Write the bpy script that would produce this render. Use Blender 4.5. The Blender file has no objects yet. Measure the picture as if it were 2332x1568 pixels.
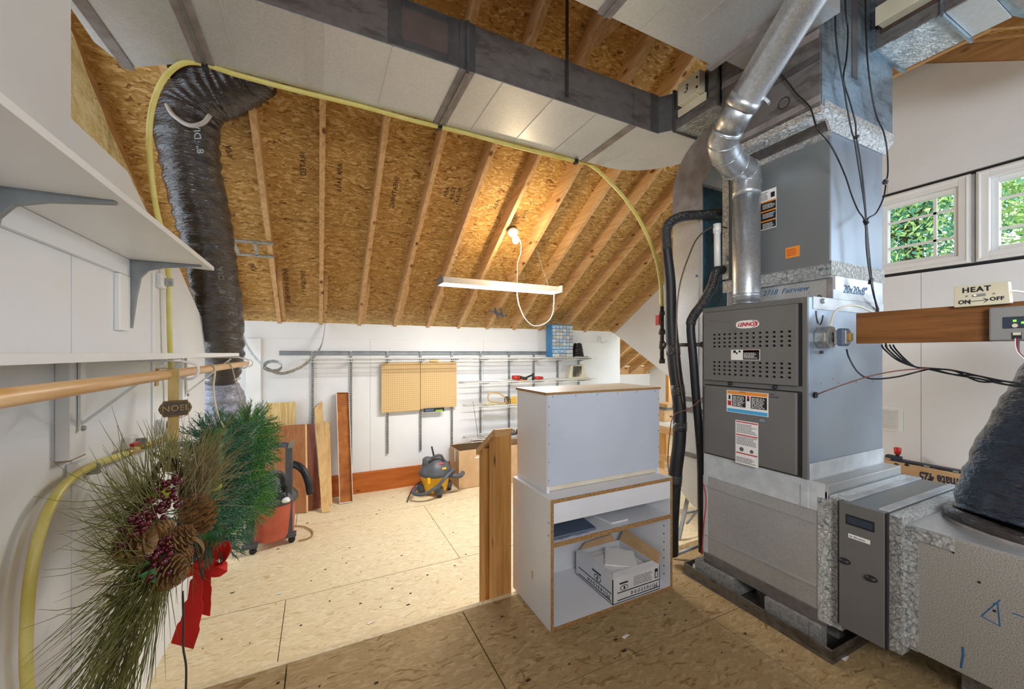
import bpy, math, random
from math import sin, cos, pi, radians, sqrt
from mathutils import Vector, Matrix
import mathutils.noise as mnoise
random.seed(7)
D = bpy.data
S = bpy.context.scene
COL = S.collection

# ------------------------------------------------------------------ camera, world, light, exposure
CAM = (0.0, 0.0, 1.30)                 # eye point; z = 0 is the upper floor, far floor lies 0.35 lower
FF = -0.35
FPX, CXP, CYP = 900.0, 1166.0, 803.0   # focal length and horizon in pixels of the 2332 px wide frame
CO, SI = 0.8984, 0.4392
cam = D.cameras.new('camera'); camo = D.objects.new('camera', cam); COL.objects.link(camo)
cam.sensor_width = 36; cam.lens = 36*FPX/2332; cam.shift_y = 19/2332
cam.clip_start = 0.02; cam.clip_end = 200
camo.location = CAM; camo.rotation_euler = (pi/2, 0, -math.atan2(SI, CO))
S.camera = camo
S.view_settings.view_transform = 'Standard'; S.view_settings.look = 'None'
S.view_settings.exposure = 0.42; S.view_settings.gamma = 1; S.view_settings.use_curve_mapping = False

w = D.worlds.new('sky'); S.world = w; w.use_nodes = True
bg = w.node_tree.nodes['Background']; bg.inputs[0].default_value = (0.80, 0.90, 1.0, 1); bg.inputs[1].default_value = 2.1

def area(name, loc, target, sx, sy, power, col, spread=180):
    l = D.lights.new(name, 'AREA'); l.shape = 'RECTANGLE'; l.size = sx; l.size_y = sy; l.energy = power; l.color = col
    l.spread = radians(spread)
    o = D.objects.new(name, l); COL.objects.link(o); o.location = loc
    o.rotation_euler = (Vector(target)-Vector(loc)).to_track_quat('-Z', 'Y').to_euler()
    return o
def point(name, loc, power, col, r=0.04):
    l = D.lights.new(name, 'POINT'); l.energy = power; l.color = col; l.shadow_soft_size = r
    o = D.objects.new(name, l); COL.objects.link(o); o.location = loc; return o
area('gable_fill_lamp', (0.2, -1.35, 1.9), (4.2, 0.9, 2.4), .9, .7, 30, (0.88, 0.94, 1.0), 110)  # unseen fill light added to brighten the gable wall
area('room_lamp_behind', (-0.1, -1.0, 2.0), (0.9, 3.0, 0.9), 1.8, 1.0, 34, (0.94, 0.965, 1.0))  # soft fill added behind the camera, not a lamp of the room
d1 = area('window_daylight', (4.15, -0.75, 1.9), (2.4, 1.0, 1.3), 1.2, 1.0, 56, (0.70, 0.85, 1.0)); d1.data.specular_factor = .5  # added bluish fill standing in for daylight; no window at this spot
d2 = area('side_window_daylight', (3.3, -1.6, 1.5), (2.5, 1.0, 1.6), 1.4, 0.8, 16, (0.66, 0.82, 1.0)); d2.data.specular_factor = .5  # unseen bluish area light; the near side has no window
point('next_room_lamp', (5.4, 4.4, 1.0), 16, (1.0, 0.90, 0.76), 0.1)  # unseen warm point light, no fixture modelled

# ------------------------------------------------------------------ measuring helpers (pixel of the photograph -> point on a real plane)
def ray(x, y):
    u = (x-CXP)/FPX
    return (CO*u+SI, -SI*u+CO, (CYP-y)/FPX)
def at(x, y, X=None, Y=None, Z=None, t=None):
    r = ray(x, y)
    if X is not None: t = X/r[0]
    if Y is not None: t = Y/r[1]
    if Z is not None: t = (Z-CAM[2])/r[2]
    return (r[0]*t, r[1]*t, CAM[2]+r[2]*t)

# ------------------------------------------------------------------ mesh helpers
def tag(o, label=None, cat=None, group=None, kind=None):
    if label: o['label'] = label
    if cat: o['category'] = cat
    if group: o['group'] = group
    if kind: o['kind'] = kind
    return o
def setparent(o, p):
    if p is not None:
        o.parent = p; o.matrix_parent_inverse = WM[p.name].inverted()
WM = {}
def thing(name, label, cat, loc=(0,0,0), group=None):
    o = D.objects.new(name, None); COL.objects.link(o); o.location = loc; o.empty_display_size = 0.05
    WM[o.name] = Matrix.Translation(loc)
    return tag(o, label, cat, group)
def mk(name, V, F, mat, parent=None, smooth=False, kind=None, label=None, bev=0, uvn=None):
    xs = [v[0] for v in V]; ys = [v[1] for v in V]; zs = [v[2] for v in V]
    c = ((min(xs)+max(xs))/2, (min(ys)+max(ys))/2, min(zs))
    me = D.meshes.new(name); me.from_pydata([(v[0]-c[0], v[1]-c[1], v[2]-c[2]) for v in V], [], F)
    mats = mat if isinstance(mat, list) else [mat]
    for m in mats: me.materials.append(m)
    if smooth: me.shade_smooth()
    me.update()
    o = D.objects.new(name, me); COL.objects.link(o); o.location = c
    WM[o.name] = Matrix.Translation(c)
    setparent(o, parent)
    if bev:
        b = o.modifiers.new('bevel', 'BEVEL'); b.width = bev; b.segments = 2; b.limit_method = 'ANGLE'; b.angle_limit = radians(40)
    return tag(o, label, None, None, kind)
class B:
    def __init__(s): s.V = []; s.F = []
    def add(s, V, F):
        n = len(s.V); s.V += [tuple(v) for v in V]; s.F += [tuple(i+n for i in f) for f in F]; return s
    def box(s, x0, x1, y0, y1, z0, z1):
        if x0 > x1: x0, x1 = x1, x0
        if y0 > y1: y0, y1 = y1, y0
        if z0 > z1: z0, z1 = z1, z0
        V = [(x0,y0,z0),(x1,y0,z0),(x1,y1,z0),(x0,y1,z0),(x0,y0,z1),(x1,y0,z1),(x1,y1,z1),(x0,y1,z1)]
        return s.add(V, [(0,3,2,1),(4,5,6,7),(0,1,5,4),(1,2,6,5),(2,3,7,6),(3,0,4,7)])
    def bar(s, a, b, w, h, up=(0,0,1)):
        a = Vector(a); b = Vector(b); d = (b-a).normalized(); up = Vector(up)
        if abs(d.dot(up)) > .98: up = Vector((0,1,0)) if abs(d.y) < .9 else Vector((1,0,0))
        r = d.cross(up).normalized(); u = r.cross(d)
        V = []
        for p in (a, b):
            for i, j in ((-1,-1),(1,-1),(1,1),(-1,1)): V.append(p+r*(i*w/2)+u*(j*h/2))
        return s.add(V, [(0,1,2,3),(4,7,6,5),(0,4,5,1),(1,5,6,2),(2,6,7,3),(3,7,4,0)])
    def hexa(s, P):       # 8 points: bottom four, top four in same order
        return s.add(P, [(0,3,2,1),(4,5,6,7),(0,1,5,4),(1,2,6,5),(2,3,7,6),(3,0,4,7)])
    def prism(s, P, d):   # planar polygon P extruded by vector d
        n = len(P); V = [tuple(p) for p in P]+[(p[0]+d[0], p[1]+d[1], p[2]+d[2]) for p in P]
        F = [tuple(range(n))[::-1], tuple(range(n, 2*n))]+[(i, (i+1) % n, n+(i+1) % n, n+i) for i in range(n)]
        return s.add(V, F)
    def tube(s, P, r, n=10, caps=True, sq=1.0, ref=None):
        P = [Vector(p) for p in P]; m = len(P); R = r if isinstance(r, (list, tuple)) else [r]*m
        T = []
        for i in range(m):
            a = P[max(i-1, 0)]; b = P[min(i+1, m-1)]; d = b-a
            T.append(d.normalized() if d.length > 1e-9 else Vector((0,0,1)))
        up = Vector(ref) if ref else (Vector((0,0,1)) if abs(T[0].z) < .9 else Vector((0,1,0)))
        nx = T[0].cross(up).normalized(); V = []
        for i in range(m):
            nx = (nx-T[i]*nx.dot(T[i])); nx = nx.normalized() if nx.length > 1e-6 else T[i].orthogonal().normalized()
            ny = T[i].cross(nx)
            for k in range(n):
                a = 2*pi*k/n; V.append(P[i]+nx*(cos(a)*R[i])+ny*(sin(a)*R[i]*sq))
        F = []
        for i in range(m-1):
            for k in range(n):
                a = i*n+k; b = i*n+(k+1) % n; F.append((a, b, b+n, a+n))
        if caps: F.append(tuple(range(n))[::-1]); F.append(tuple(range((m-1)*n, m*n)))
        return s.add(V, F)
    def lathe(s, prof, c, n=24, axis='z', sx=1, sy=1):
        V = []; F = []; m = len(prof)
        for (r, z) in prof:
            for k in range(n):
                a = 2*pi*k/n; p = (r*cos(a)*sx, r*sin(a)*sy, z)
                if axis == 'x': p = (p[2], p[0], p[1])
                if axis == 'y': p = (p[0], p[2], p[1])
                V.append((c[0]+p[0], c[1]+p[1], c[2]+p[2]))
        for i in range(m-1):
            for k in range(n):
                a = i*n+k; b = i*n+(k+1) % n
                F.append((a, b, b+n, a+n) if axis != 'y' else (a, a+n, b+n, b))
        F.append(tuple(range(n))[::-1]); F.append(tuple(range((m-1)*n, m*n)))
        return s.add(V, F)
    def quad(s, a, b, c, d): return s.add([a, b, c, d], [(0,1,2,3)])
    def mk(s, name, mat, parent=None, **k): return mk(name, s.V, s.F, mat, parent, **k)
def bx(name, x0, x1, y0, y1, z0, z1, mat, parent=None, **k): return B().box(x0,x1,y0,y1,z0,z1).mk(name, mat, parent, **k)
def tb(name, P, r, mat, parent=None, n=12, k=0, **kw):
    if k:
        P = cr(P, k)
        if isinstance(r, (list, tuple)): r = [q.x for q in cr([(v, 0, 0) for v in r], k)]
    return B().tube(P, r, n).mk(name, mat, parent, smooth=True, **kw)
def cr(P, k=8):
    P = [Vector(p) for p in P]; Q = []
    for i in range(len(P)-1):
        p0 = P[i-1] if i else P[0]*2-P[1]; p1 = P[i]; p2 = P[i+1]; p3 = P[i+2] if i+2 < len(P) else P[-1]*2-P[-2]
        for j in range(k):
            t = j/k
            Q.append(0.5*((2*p1)+(p2-p0)*t+(2*p0-5*p1+4*p2-p3)*t*t+(3*p1-p0-3*p2+p3)*t**3))
    Q.append(P[-1]); return Q
def px(*pts):   # polyline from photograph pixels with depth t
    return [at(p[0], p[1], t=p[2]) for p in pts]
def text(s, size, loc, xd, yd, mat, parent, name='lettering', thick=0.0006, align='LEFT', shear=0.0, bold=0.0, space=1.0, xs=1.0):
    cu = D.curves.new('t', 'FONT'); cu.body = s; cu.size = size; cu.extrude = thick/2; cu.align_x = align; cu.align_y = 'CENTER'
    cu.shear = shear; cu.offset = bold; cu.space_character = space; cu.resolution_u = 3
    o = D.objects.new('t', cu)
    me = D.meshes.new_from_object(o); D.objects.remove(o)
    xd = Vector(xd).normalized(); yd = Vector(yd); yd = (yd-xd*yd.dot(xd)).normalized(); zd = xd.cross(yd)
    V = [Vector(loc)+xd*(v.co.x*xs)+yd*v.co.y+zd*v.co.z for v in me.vertices]
    F = [tuple(p.vertices) for p in me.polygons]
    return mk(name, V, F, mat, parent)

# ------------------------------------------------------------------ materials
def nt(name):
    m = D.materials.new(name); m.use_nodes = True; t = m.node_tree
    return m, t, t.nodes['Principled BSDF']
def srgb(h):
    h = h.lstrip('#'); c = [int(h[i:i+2], 16)/255 for i in (0, 2, 4)]
    return tuple((v/12.92 if v <= .04045 else ((v+.055)/1.055)**2.4) for v in c)+(1,)
def pos(t, scale=(1,1,1), rot=(0,0,0), loc=(0,0,0)):
    g = t.nodes.new('ShaderNodeNewGeometry'); mp = t.nodes.new('ShaderNodeMapping')
    mp.inputs['Scale'].default_value = scale; mp.inputs['Rotation'].default_value = rot; mp.inputs['Location'].default_value = loc
    t.links.new(g.outputs['Position'], mp.inputs['Vector']); return mp.outputs[0]
def noise(t, vec, scale, detail=4, rough=.55, dist=0):
    n = t.nodes.new('ShaderNodeTexNoise'); n.inputs['Scale'].default_value = scale; n.inputs['Detail'].default_value = detail
    n.inputs['Roughness'].default_value = rough; n.inputs['Distortion'].default_value = dist
    t.links.new(vec, n.inputs['Vector']); return n
def ramp(t, fac, stops):
    r = t.nodes.new('ShaderNodeValToRGB'); e = r.color_ramp.elements
    while len(e) < len(stops): e.new(0.5)
    for i, (p, c) in enumerate(stops): e[i].position = p; e[i].color = c
    t.links.new(fac, r.inputs[0]); return r.outputs[0]
def mix(t, fac, a, b, mode='MIX'):
    m = t.nodes.new('ShaderNodeMix'); m.data_type = 'RGBA'; m.blend_type = mode
    for i, v in ((0, fac), (6, a), (7, b)):
        if isinstance(v, (int, float, tuple)): m.inputs[i].default_value = v
        else: t.links.new(v, m.inputs[i])
    return m.outputs[2]
def bump(t, bsdf, h, strength=.3, dist=.01):
    b = t.nodes.new('ShaderNodeBump'); b.inputs['Strength'].default_value = strength; b.inputs['Distance'].default_value = dist
    t.links.new(h, b.inputs['Height']); t.links.new(b.outputs[0], bsdf.inputs['Normal'])
def mat(name, c1, c2=None, scale=8, rough=.5, metal=0, bmp=0, bscale=None, stretch=(1,1,1), lo=.35, hi=.65, detail=4, emit=None, es=0, bd=.01, spec=None):
    m, t, b = nt(name); b.inputs['Roughness'].default_value = rough; b.inputs['Metallic'].default_value = metal
    if spec is not None: b.inputs['Specular IOR Level'].default_value = spec
    v = pos(t, stretch)
    n = noise(t, v, scale, detail)
    c2 = c2 or tuple(min(1, x*.86) for x in srgb(c1)[:3])+(1,)
    if isinstance(c2, str): c2 = srgb(c2)
    t.links.new(ramp(t, n.outputs[0], [(lo, srgb(c1)), (hi, c2)]), b.inputs['Base Color'])
    if bmp:
        n2 = noise(t, v, bscale or scale*3, 5, .6); bump(t, b, n2.outputs[0], bmp, bd)
    if emit: b.inputs['Emission Color'].default_value = srgb(emit); b.inputs['Emission Strength'].default_value = es
    return m
def osb(name, base, light, dark, plane='xy', slope=0, bmp=.25, con=1.0):
    # strand board: two layers of stretched, randomly turned chips
    m, t, b = nt(name); b.inputs['Roughness'].default_value = .75; b.inputs['Specular IOR Level'].default_value = .25
    col = None; hs = []
    for i, (rz, sc, seed) in enumerate(((0.25, 21, 0), (-0.6, 29, 5), (1.2, 25, 9))):
        v = pos(t, (1, 1, 1), (slope, 0, 0))
        nz = noise(t, v, 5+i*2, 2, .5)
        off = t.nodes.new('ShaderNodeVectorMath'); off.operation = 'MULTIPLY_ADD'
        off.inputs[1].default_value = (.13, .13, 0); t.links.new(nz.outputs['Color'], off.inputs[0]); t.links.new(v, off.inputs[2])
        mp = t.nodes.new('ShaderNodeMapping'); mp.inputs['Rotation'].default_value = (0, 0, rz); mp.inputs['Scale'].default_value = (1, 3.6, .05)
        mp.inputs['Location'].default_value = (seed, seed*2, 0)
        t.links.new(off.outputs[0], mp.inputs['Vector'])
        vo = t.nodes.new('ShaderNodeTexVoronoi'); vo.inputs['Scale'].default_value = sc; vo.voronoi_dimensions = '2D'; vo.inputs['Randomness'].default_value = 1
        t.links.new(mp.outputs[0], vo.inputs['Vector'])
        sep = t.nodes.new('ShaderNodeSeparateColor'); t.links.new(vo.outputs['Color'], sep.inputs[0])
        c = ramp(t, sep.outputs[0], [(0, srgb(dark)), (.16, srgb(base)), (.6, srgb(base)), (1, srgb(light))])
        if col is None: col = c
        else:
            g = t.nodes.new('ShaderNodeMath'); g.operation = 'GREATER_THAN'; g.inputs[1].default_value = .55
            t.links.new(sep.outputs[1], g.inputs[0]); col = mix(t, g.outputs[0], col, c)
        hs.append(sep.outputs[2])
    v = pos(t, (1, 1, 1), (slope, 0, 0))
    fine = noise(t, pos(t, (14, 60, 14)), 3, 3)
    col = mix(t, .35*con, col, ramp(t, fine.outputs[0], [(.3, (.55, .5, .45, 1)), (.62, (1, 1, 1, 1))]), 'MULTIPLY')
    flk = noise(t, pos(t, (30, 60, 30)), 1.4, 2); col = mix(t, ramp(t, flk.outputs[0], [(.67, (0,0,0,1)), (.72, (1,1,1,1))]), col, srgb(dark))
    t.links.new(col, b.inputs['Base Color'])
    ad = t.nodes.new('ShaderNodeMath'); ad.operation = 'ADD'; t.links.new(hs[0], ad.inputs[0]); t.links.new(hs[1], ad.inputs[1])
    bump(t, b, ad.outputs[0], bmp, .002)
    return m
def wood(name, c1, c2, axis=0, scale=1.0, rough=.6, knots='#6a3d18'):
    m, t, b = nt(name); b.inputs['Roughness'].default_value = rough; b.inputs['Specular IOR Level'].default_value = .3
    st = [28*scale]*3; st[axis] = 1.6*scale
    v = pos(t, tuple(st)); n = noise(t, v, 1.5, 5, .6, .6)
    col = ramp(t, n.outputs[0], [(.3, srgb(c2)), (.6, srgb(c1))])
    s2 = [9]*3; s2[axis] = 4
    vo = t.nodes.new('ShaderNodeTexVoronoi'); vo.inputs['Scale'].default_value = .9; t.links.new(pos(t, tuple(s2)), vo.inputs['Vector'])
    col = mix(t, ramp(t, vo.outputs['Distance'], [(.08, (1,1,1,1)), (.17, (0,0,0,1))]), col, srgb(knots))
    t.links.new(col, b.inputs['Base Color']); bump(t, b, n.outputs[0], .12, .002)
    return m
def galv(name, c1, c2, rough=.42, scale=55, metal=.85, streak=None, bmp=.03):
    m, t, b = nt(name); b.inputs['Metallic'].default_value = metal
    vo = t.nodes.new('ShaderNodeTexVoronoi'); vo.inputs['Scale'].default_value = scale; t.links.new(pos(t), vo.inputs['Vector'])
    sep = t.nodes.new('ShaderNodeSeparateColor'); t.links.new(vo.outputs['Color'], sep.inputs[0])
    n = noise(t, pos(t), 2.2, 6, .65)
    c = mix(t, .45, ramp(t, sep.outputs[0], [(0, srgb(c1)), (1, srgb(c2))]), ramp(t, n.outputs[0], [(.35, srgb(c2)), (.65, srgb(c1))]))
    if streak:
        n3 = noise(t, pos(t, (1.4, 1.4, 5)), 3, 7, .7); c = mix(t, ramp(t, n3.outputs[0], [(.5, (0,0,0,1)), (.62, (1,1,1,1))]), c, srgb(streak))
    t.links.new(c, b.inputs['Base Color'])
    r = t.nodes.new('ShaderNodeMapRange'); r.inputs[3].default_value = rough-.07; r.inputs[4].default_value = rough+.14
    t.links.new(n.outputs[0], r.inputs[0]); t.links.new(r.outputs[0], b.inputs['Roughness'])
    n2 = noise(t, pos(t), 3, 3); bump(t, b, n2.outputs[0], bmp*6, .01)
    return m
def foil(name='foil tape'):
    m, t, b = nt(name); b.inputs['Metallic'].default_value = .75; b.inputs['Roughness'].default_value = .2
    v = pos(t, (1, 1, 1)); n = noise(t, v, 60, 5, .7, 2.5); n2 = noise(t, v, 24, 3, .6, .5)
    vo = t.nodes.new('ShaderNodeTexVoronoi'); vo.feature = 'DISTANCE_TO_EDGE'; vo.inputs['Scale'].default_value = 42; wv = noise(t, v, 14, 3); av = t.nodes.new('ShaderNodeVectorMath'); av.operation = 'MULTIPLY_ADD'; av.inputs[1].default_value = (.06,.06,.06); t.links.new(wv.outputs['Color'], av.inputs[0]); t.links.new(v, av.inputs[2]); t.links.new(av.outputs[0], vo.inputs['Vector'])
    c = mix(t, ramp(t, n2.outputs[0], [(.64, (0,0,0,1)), (.70, (.8,.8,.8,1))]), ramp(t, vo.outputs['Distance'], [(.0, srgb('#a4abad')), (.10, srgb('#e4e8e9'))]), srgb('#6f9a96'))
    t.links.new(c, b.inputs['Base Color']); bump(t, b, n.outputs[0], 1.0, .012); return m
def plastic_wrap(name, c1, c2, axis_scale=(6,6,30)):
    m, t, b = nt(name); b.inputs['Roughness'].default_value = .16; b.inputs['Specular IOR Level'].default_value = .8
    v = pos(t, axis_scale); n = noise(t, v, 2.2, 6, .62, 1.2)
    t.links.new(ramp(t, n.outputs[0], [(.35, srgb(c1)), (.7, srgb(c2))]), b.inputs['Base Color'])
    n2 = noise(t, v, 3, 4, .5, .8); bump(t, b, n2.outputs[0], .55, .02); return m

OSBR = osb('roof strand board', '#b0874a', '#d8b57a', '#7a5022', slope=radians(31.5))
OSBF = osb('floor strand board', '#dfcca6', '#e8dabb', '#ccb48a', bmp=.1, con=.6)
OSBN = osb('upper floor strand board', '#a38a62', '#b49c74', '#866a42', bmp=.15, con=1.0)  # shade under the ductwork is put into this darker floor colour
PINE_Y = wood('rafter pine', '#cfa878', '#b08654', 1)
PINE_X = wood('pine along wall', '#cfa878', '#b08654', 0)
PINE_Z = wood('post pine', '#c99555', '#a8743a', 2)
BEAMW = wood('stained beam pine', '#80542c', '#60391a', 1, rough=.45)
ORANGE = wood('orange stained board', '#b9682b', '#9c5018', 0, .6)
DOWEL = wood('dowel wood', '#e2bd8c', '#cf9c62', 1, 1.3, .35, '#d09a58')
BROWNP = wood('brown laminate', '#a06b42', '#8c5730', 2, .8, .4, '#8c5730')
DARKP = wood('dark laminate', '#7d4a38', '#633526', 2, .8, .4, '#6b3b2b')
PALEW = wood('pale plank wood', '#dcb880', '#c89e60', 2, .7, .5, '#c89e60')
RUSTP = mat('rusty brown hardboard', '#b06c2c', '#8f4f1a', 9, .7, bmp=.1)
BAMBOO = wood('bamboo board', '#dcc08a', '#b89858', 2, 1.6, .5, '#c8a868')
WALL = mat('white painted board', '#e2e3e4', '#dadbdc', 1.2, .55, bmp=.02, bscale=60)
WHITE = mat('white paint', '#ebebea', '#e2e2e0', 2, .4)
WHITEM = mat('white melamine', '#e3e5ea', '#dadce1', 2, .35)
CHIP = mat('particleboard edge', '#b08a55', '#86603a', 140, .8, detail=2)
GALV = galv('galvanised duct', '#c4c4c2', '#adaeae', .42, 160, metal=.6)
GALVD = galv('dusty dark duct', '#85817e', '#73706e', .5, 30, metal=.6, streak='#625d5a')  # darker galvanised tone, also stands for shade on duct sides
GALVL = galv('pale galvanised duct', '#cbcdce', '#b6b9bb', .38, 160, metal=.65)
GALVB = galv('bluish galvanised duct', '#9fb0bb', '#8496a3', .38, 80, streak='#6e7a84')  # blue of the daylight is put into this duct colour
PIPE = galv('flue galvanised', '#c6cace', '#a3a8ad', .34, 120, metal=.8)
SPECK = mat('speckled duct board', '#aaa69e', '#827e78', 300, .5, .3, detail=3, lo=.40, hi=.62)
MASTIC = mat('grey duct sealant', '#8b8380', '#746c69', 12, .8, bmp=.3, bscale=60)
MASTICD = mat('dark duct sealant', '#4c4a4a', '#3c3a3a', 12, .7, bmp=.3, bscale=50)
MASTICL = mat('pale duct sealant', '#c9cdd0', '#b2b7ba', 10, .6, bmp=.3, bscale=40, metal=.2)
TEAL = galv('teal tinted duct', '#4c7686', '#365b69', .4, 40, metal=.7)
FOIL = foil()
BUBBLE = mat('bubble foil wrap', '#cfd4d6', '#9fa6a9', 26, .3, .8, bmp=1.0, bscale=60, bd=.02)
GREY = mat('grey furnace enamel', '#6f6e6c', '#696866', 3, .42, .25)
GREYD = mat('dark furnace gap', '#2c2b2b', '#242424', 3, .6)
GREYC = mat('coil cabinet enamel', '#7d8081', '#767a7b', 3, .36, .35)
BLUEG = mat('bare steel blue grey', '#98a4b0', '#8996a4', 2, .34, .55)  # steel colour carries the blue daylight on the cabinet sides
LGREY = mat('light grey enamel', '#8d8d8a', '#868683', 3, .4, .25)
BLACK = mat('black rubber', '#1d1e22', '#141519', 20, .5)
BLACKW = plastic_wrap('black duct wrap', '#221e1f', '#3a3433')
BLACKP = plastic_wrap('black pipe tape', '#191a1d', '#2f3033', (20,20,40))
NAVYW = plastic_wrap('black blue plastic wrap', '#11151f', '#26303f', (8,8,22))
CLEARW = plastic_wrap('grey plastic wrap', '#6b6f80', '#9fa3b4', (8,8,18))
YELLOW = mat('yellow gas hose', '#d9cf80', '#cbbd5e', 10, .4)
YELHOSE2 = YELLOW
IRON = mat('black iron pipe', '#3d3a38', '#5a544f', 30, .6, .5)
RED = mat('red plastic', '#c0281c', '#a82015', 10, .4)
PVC = mat('white pvc', '#e6e6e2', '#dededa', 5, .3)
CONC = mat('concrete block', '#8c8a87', '#6f6d6a', 60, .9, bmp=.6, bscale=120, bd=.004)
PANM = galv('pan steel', '#8c8782', '#6c6762', .5, 40, streak='#5c554e')
COPPER = mat('brown wire', '#7a4a3c', '#643a2e', 20, .5)
WIREK = mat('black cable', '#141519', '#0c0d10', 20, .45)
CARD = mat('cardboard', '#c8a57c', '#bc986e', 6, .8, bmp=.05)
CARDI = mat('cardboard inside', '#a87a4a', '#946638', 6, .8)
PEG = None
SILV = mat('zinc bracket', '#b3b5b4', '#8f9190', 40, .4, .7)
STEEL = mat('painted grey steel', '#8f9395', '#7f8385', 10, .45, .3)
WHITEW = mat('white wire coating', '#dcdcd9', '#cfcfcc', 10, .4)
BLKT = mat('print black', '#15151a', '#15151a', 5, .6)
BLUET = mat('print dark blue', '#26303f', '#26303f', 5, .6)
REDT = mat('print red', '#b5202a', '#b5202a', 5, .5)
ORT = mat('print orange', '#e08a2c', '#dc8428', 5, .5)
CYT = mat('print light blue', '#3f9fd0', '#3f9fd0', 5, .5)
LABELW = mat('label white', '#e6e3de', '#dedbd6', 5, .5)
INKB = mat('blue marker ink', '#1f5c86', '#1f5c86', 5, .5)
INKG = mat('grey pencil marker', '#55565e', '#55565e', 5, .5)
OLIVE = mat('olive pine needle', '#7d8040', '#56562c', 30, .5)
OLIVE2 = mat('brown pine needle', '#86784a', '#5f5230', 30, .55)
GREEN = mat('dark green needle', '#3f7f42', '#2a5c34', 40, .5)
GREEN2 = mat('bright green needle', '#5f9a3c', '#3a6e2c', 40, .5)
GREEN3 = mat('blue green needle', '#4a8264', '#2f5c4a', 40, .5)
STEM = mat('brown twig', '#4a3524', '#352418', 30, .8)
CONE = mat('pine cone scale', '#8a6436', '#5c3f20', 40, .6, bmp=.2)
CONED = mat('pine cone core', '#4a3018', '#352010', 40, .8)
BERRY = mat('dark red berry', '#5c1826', '#43101c', 30, .25)
LEAFB = mat('brown dry leaf', '#7d5a30', '#5f4222', 20, .6)
LEAFG = mat('yellow green leaf', '#9aa030', '#7c862c', 20, .5)
BOWR = mat('red velvet', '#d8190e', '#b8120a', 8, .75)
BRASS = mat('antique brass', '#b89a5c', '#96793f', 15, .35, .45)
BRONZE = mat('dark bronze plate', '#5a4a3e', '#493c32', 15, .45, .4)
INSUL = mat('yellow insulation wool', '#f6e6b4', '#e0c684', 14, .95, bmp=.8, bscale=30, bd=.03)
ORGB = mat('faded red plastic', '#cf6c58', '#c05c48', 6, .5)
VACG = mat('charcoal plastic', '#54565c', '#46484e', 8, .45)
VACY = mat('yellow plastic', '#e8b41c', '#dca612', 6, .4)
BLUEP = mat('blue plastic case', '#2f7ab0', '#276a9c', 6, .35)
CLEARD = mat('pale drawer front', '#b8ccd8', '#5f88a8', 60, .3)
IVORY = mat('ivory plastic', '#cfc8b0', '#c4bca2', 6, .4)
GLOW = mat('lit tube', '#ffffff', '#ffffff', 5, .5, emit='#fff6e6', es=14)
BULB = mat('lit bulb', '#ffffff', '#ffffff', 5, .5, emit='#ffe6bc', es=60)
LED = mat('green led', '#60ff40', '#60ff40', 5, .5, emit='#60ff30', es=3)
DARKV = mat('blue grey vinyl', '#5d6b80', '#46546a', 5, .35)
BARK = mat('tree bark', '#5a4632', '#3f3022', 12, .9)
LEAF1 = mat('tree leaf light', '#9cc46a', '#c4dc88', 3, .6)
LEAF2 = mat('tree leaf dark', '#5f9c72', '#4a8a74', 3, .6)
# ------------------------------------------------------------------ the room
PIT = .614; YK = 4.97; ZK = 1.62; YR = 1.584; ZR = ZK+PIT*(YK-YR)     # knee wall, roof pitch, ridge (rafter undersides)
RD = .165                                                            # rafter depth measured vertically
def zr(y): return ZK+PIT*(YK-y) if y >= YR else ZR-PIT*(YR-y)
XG = 4.26; YN = -1.8; YA = 6.2; XA = 6.26; XL = -2.6
# upper floor: sheets with joints
fl = thing('floor', 'upper floor of worn tan strand board sheets', 'floor', (0, 0, -.02)); fl['kind'] = 'structure'; del fl['category']
g = .0025
def sheets(par, rows, z0, z1, m, xlo, xhi):
    for (ya, yb, js) in rows:
        xs = [xlo]+[j for j in js if xlo < j < xhi]+[xhi]
        for i in range(len(xs)-1):
            dz = random.uniform(-.0006, .0006)
            bx('floor_panel', xs[i]+g, xs[i+1]-g, ya+g, yb-g, z0, z1+dz, m, par)
sheets(fl, [(1.305, 1.90, (-.12, .65, 3.1)), (.085, 1.305, (-.7, 1.73)), (-1.13, .085, (0.5, 2.94)), (YN, -1.13, (1.7,))], -.02, 0, OSBN, XL, XG)
bx('floor_underlay', XL, XG, YN, 1.90, -.34, -.0205, OSBN, fl)
bx('floor_nosing', XL, XG, 1.903, 1.93, -.345, -.001, OSBF, fl, label='pale edge strip along the drop of the upper floor')
f2 = thing('floor', 'lower floor of pale strand board sheets beside the far wall', 'floor', (0, 3, FF-.02)); f2['kind'] = 'structure'; del f2['category']
bx('floor_underlay', XL, XA, 1.935, YA, FF-.06, FF-.0205, OSBF, f2)  # backing added so no bright sky shows through the sheet joints
sheets(f2, [(1.935, 3.04, (-.198, 2.24, 4.68)), (3.04, 4.26, (-1.42, 1.02, 3.46, 5.9)), (4.26, 5.48, (-.198, 2.24, 4.68)), (5.48, YA, (1.02, 3.46))], FF-.02, FF, OSBF, XL, XA)
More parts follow.
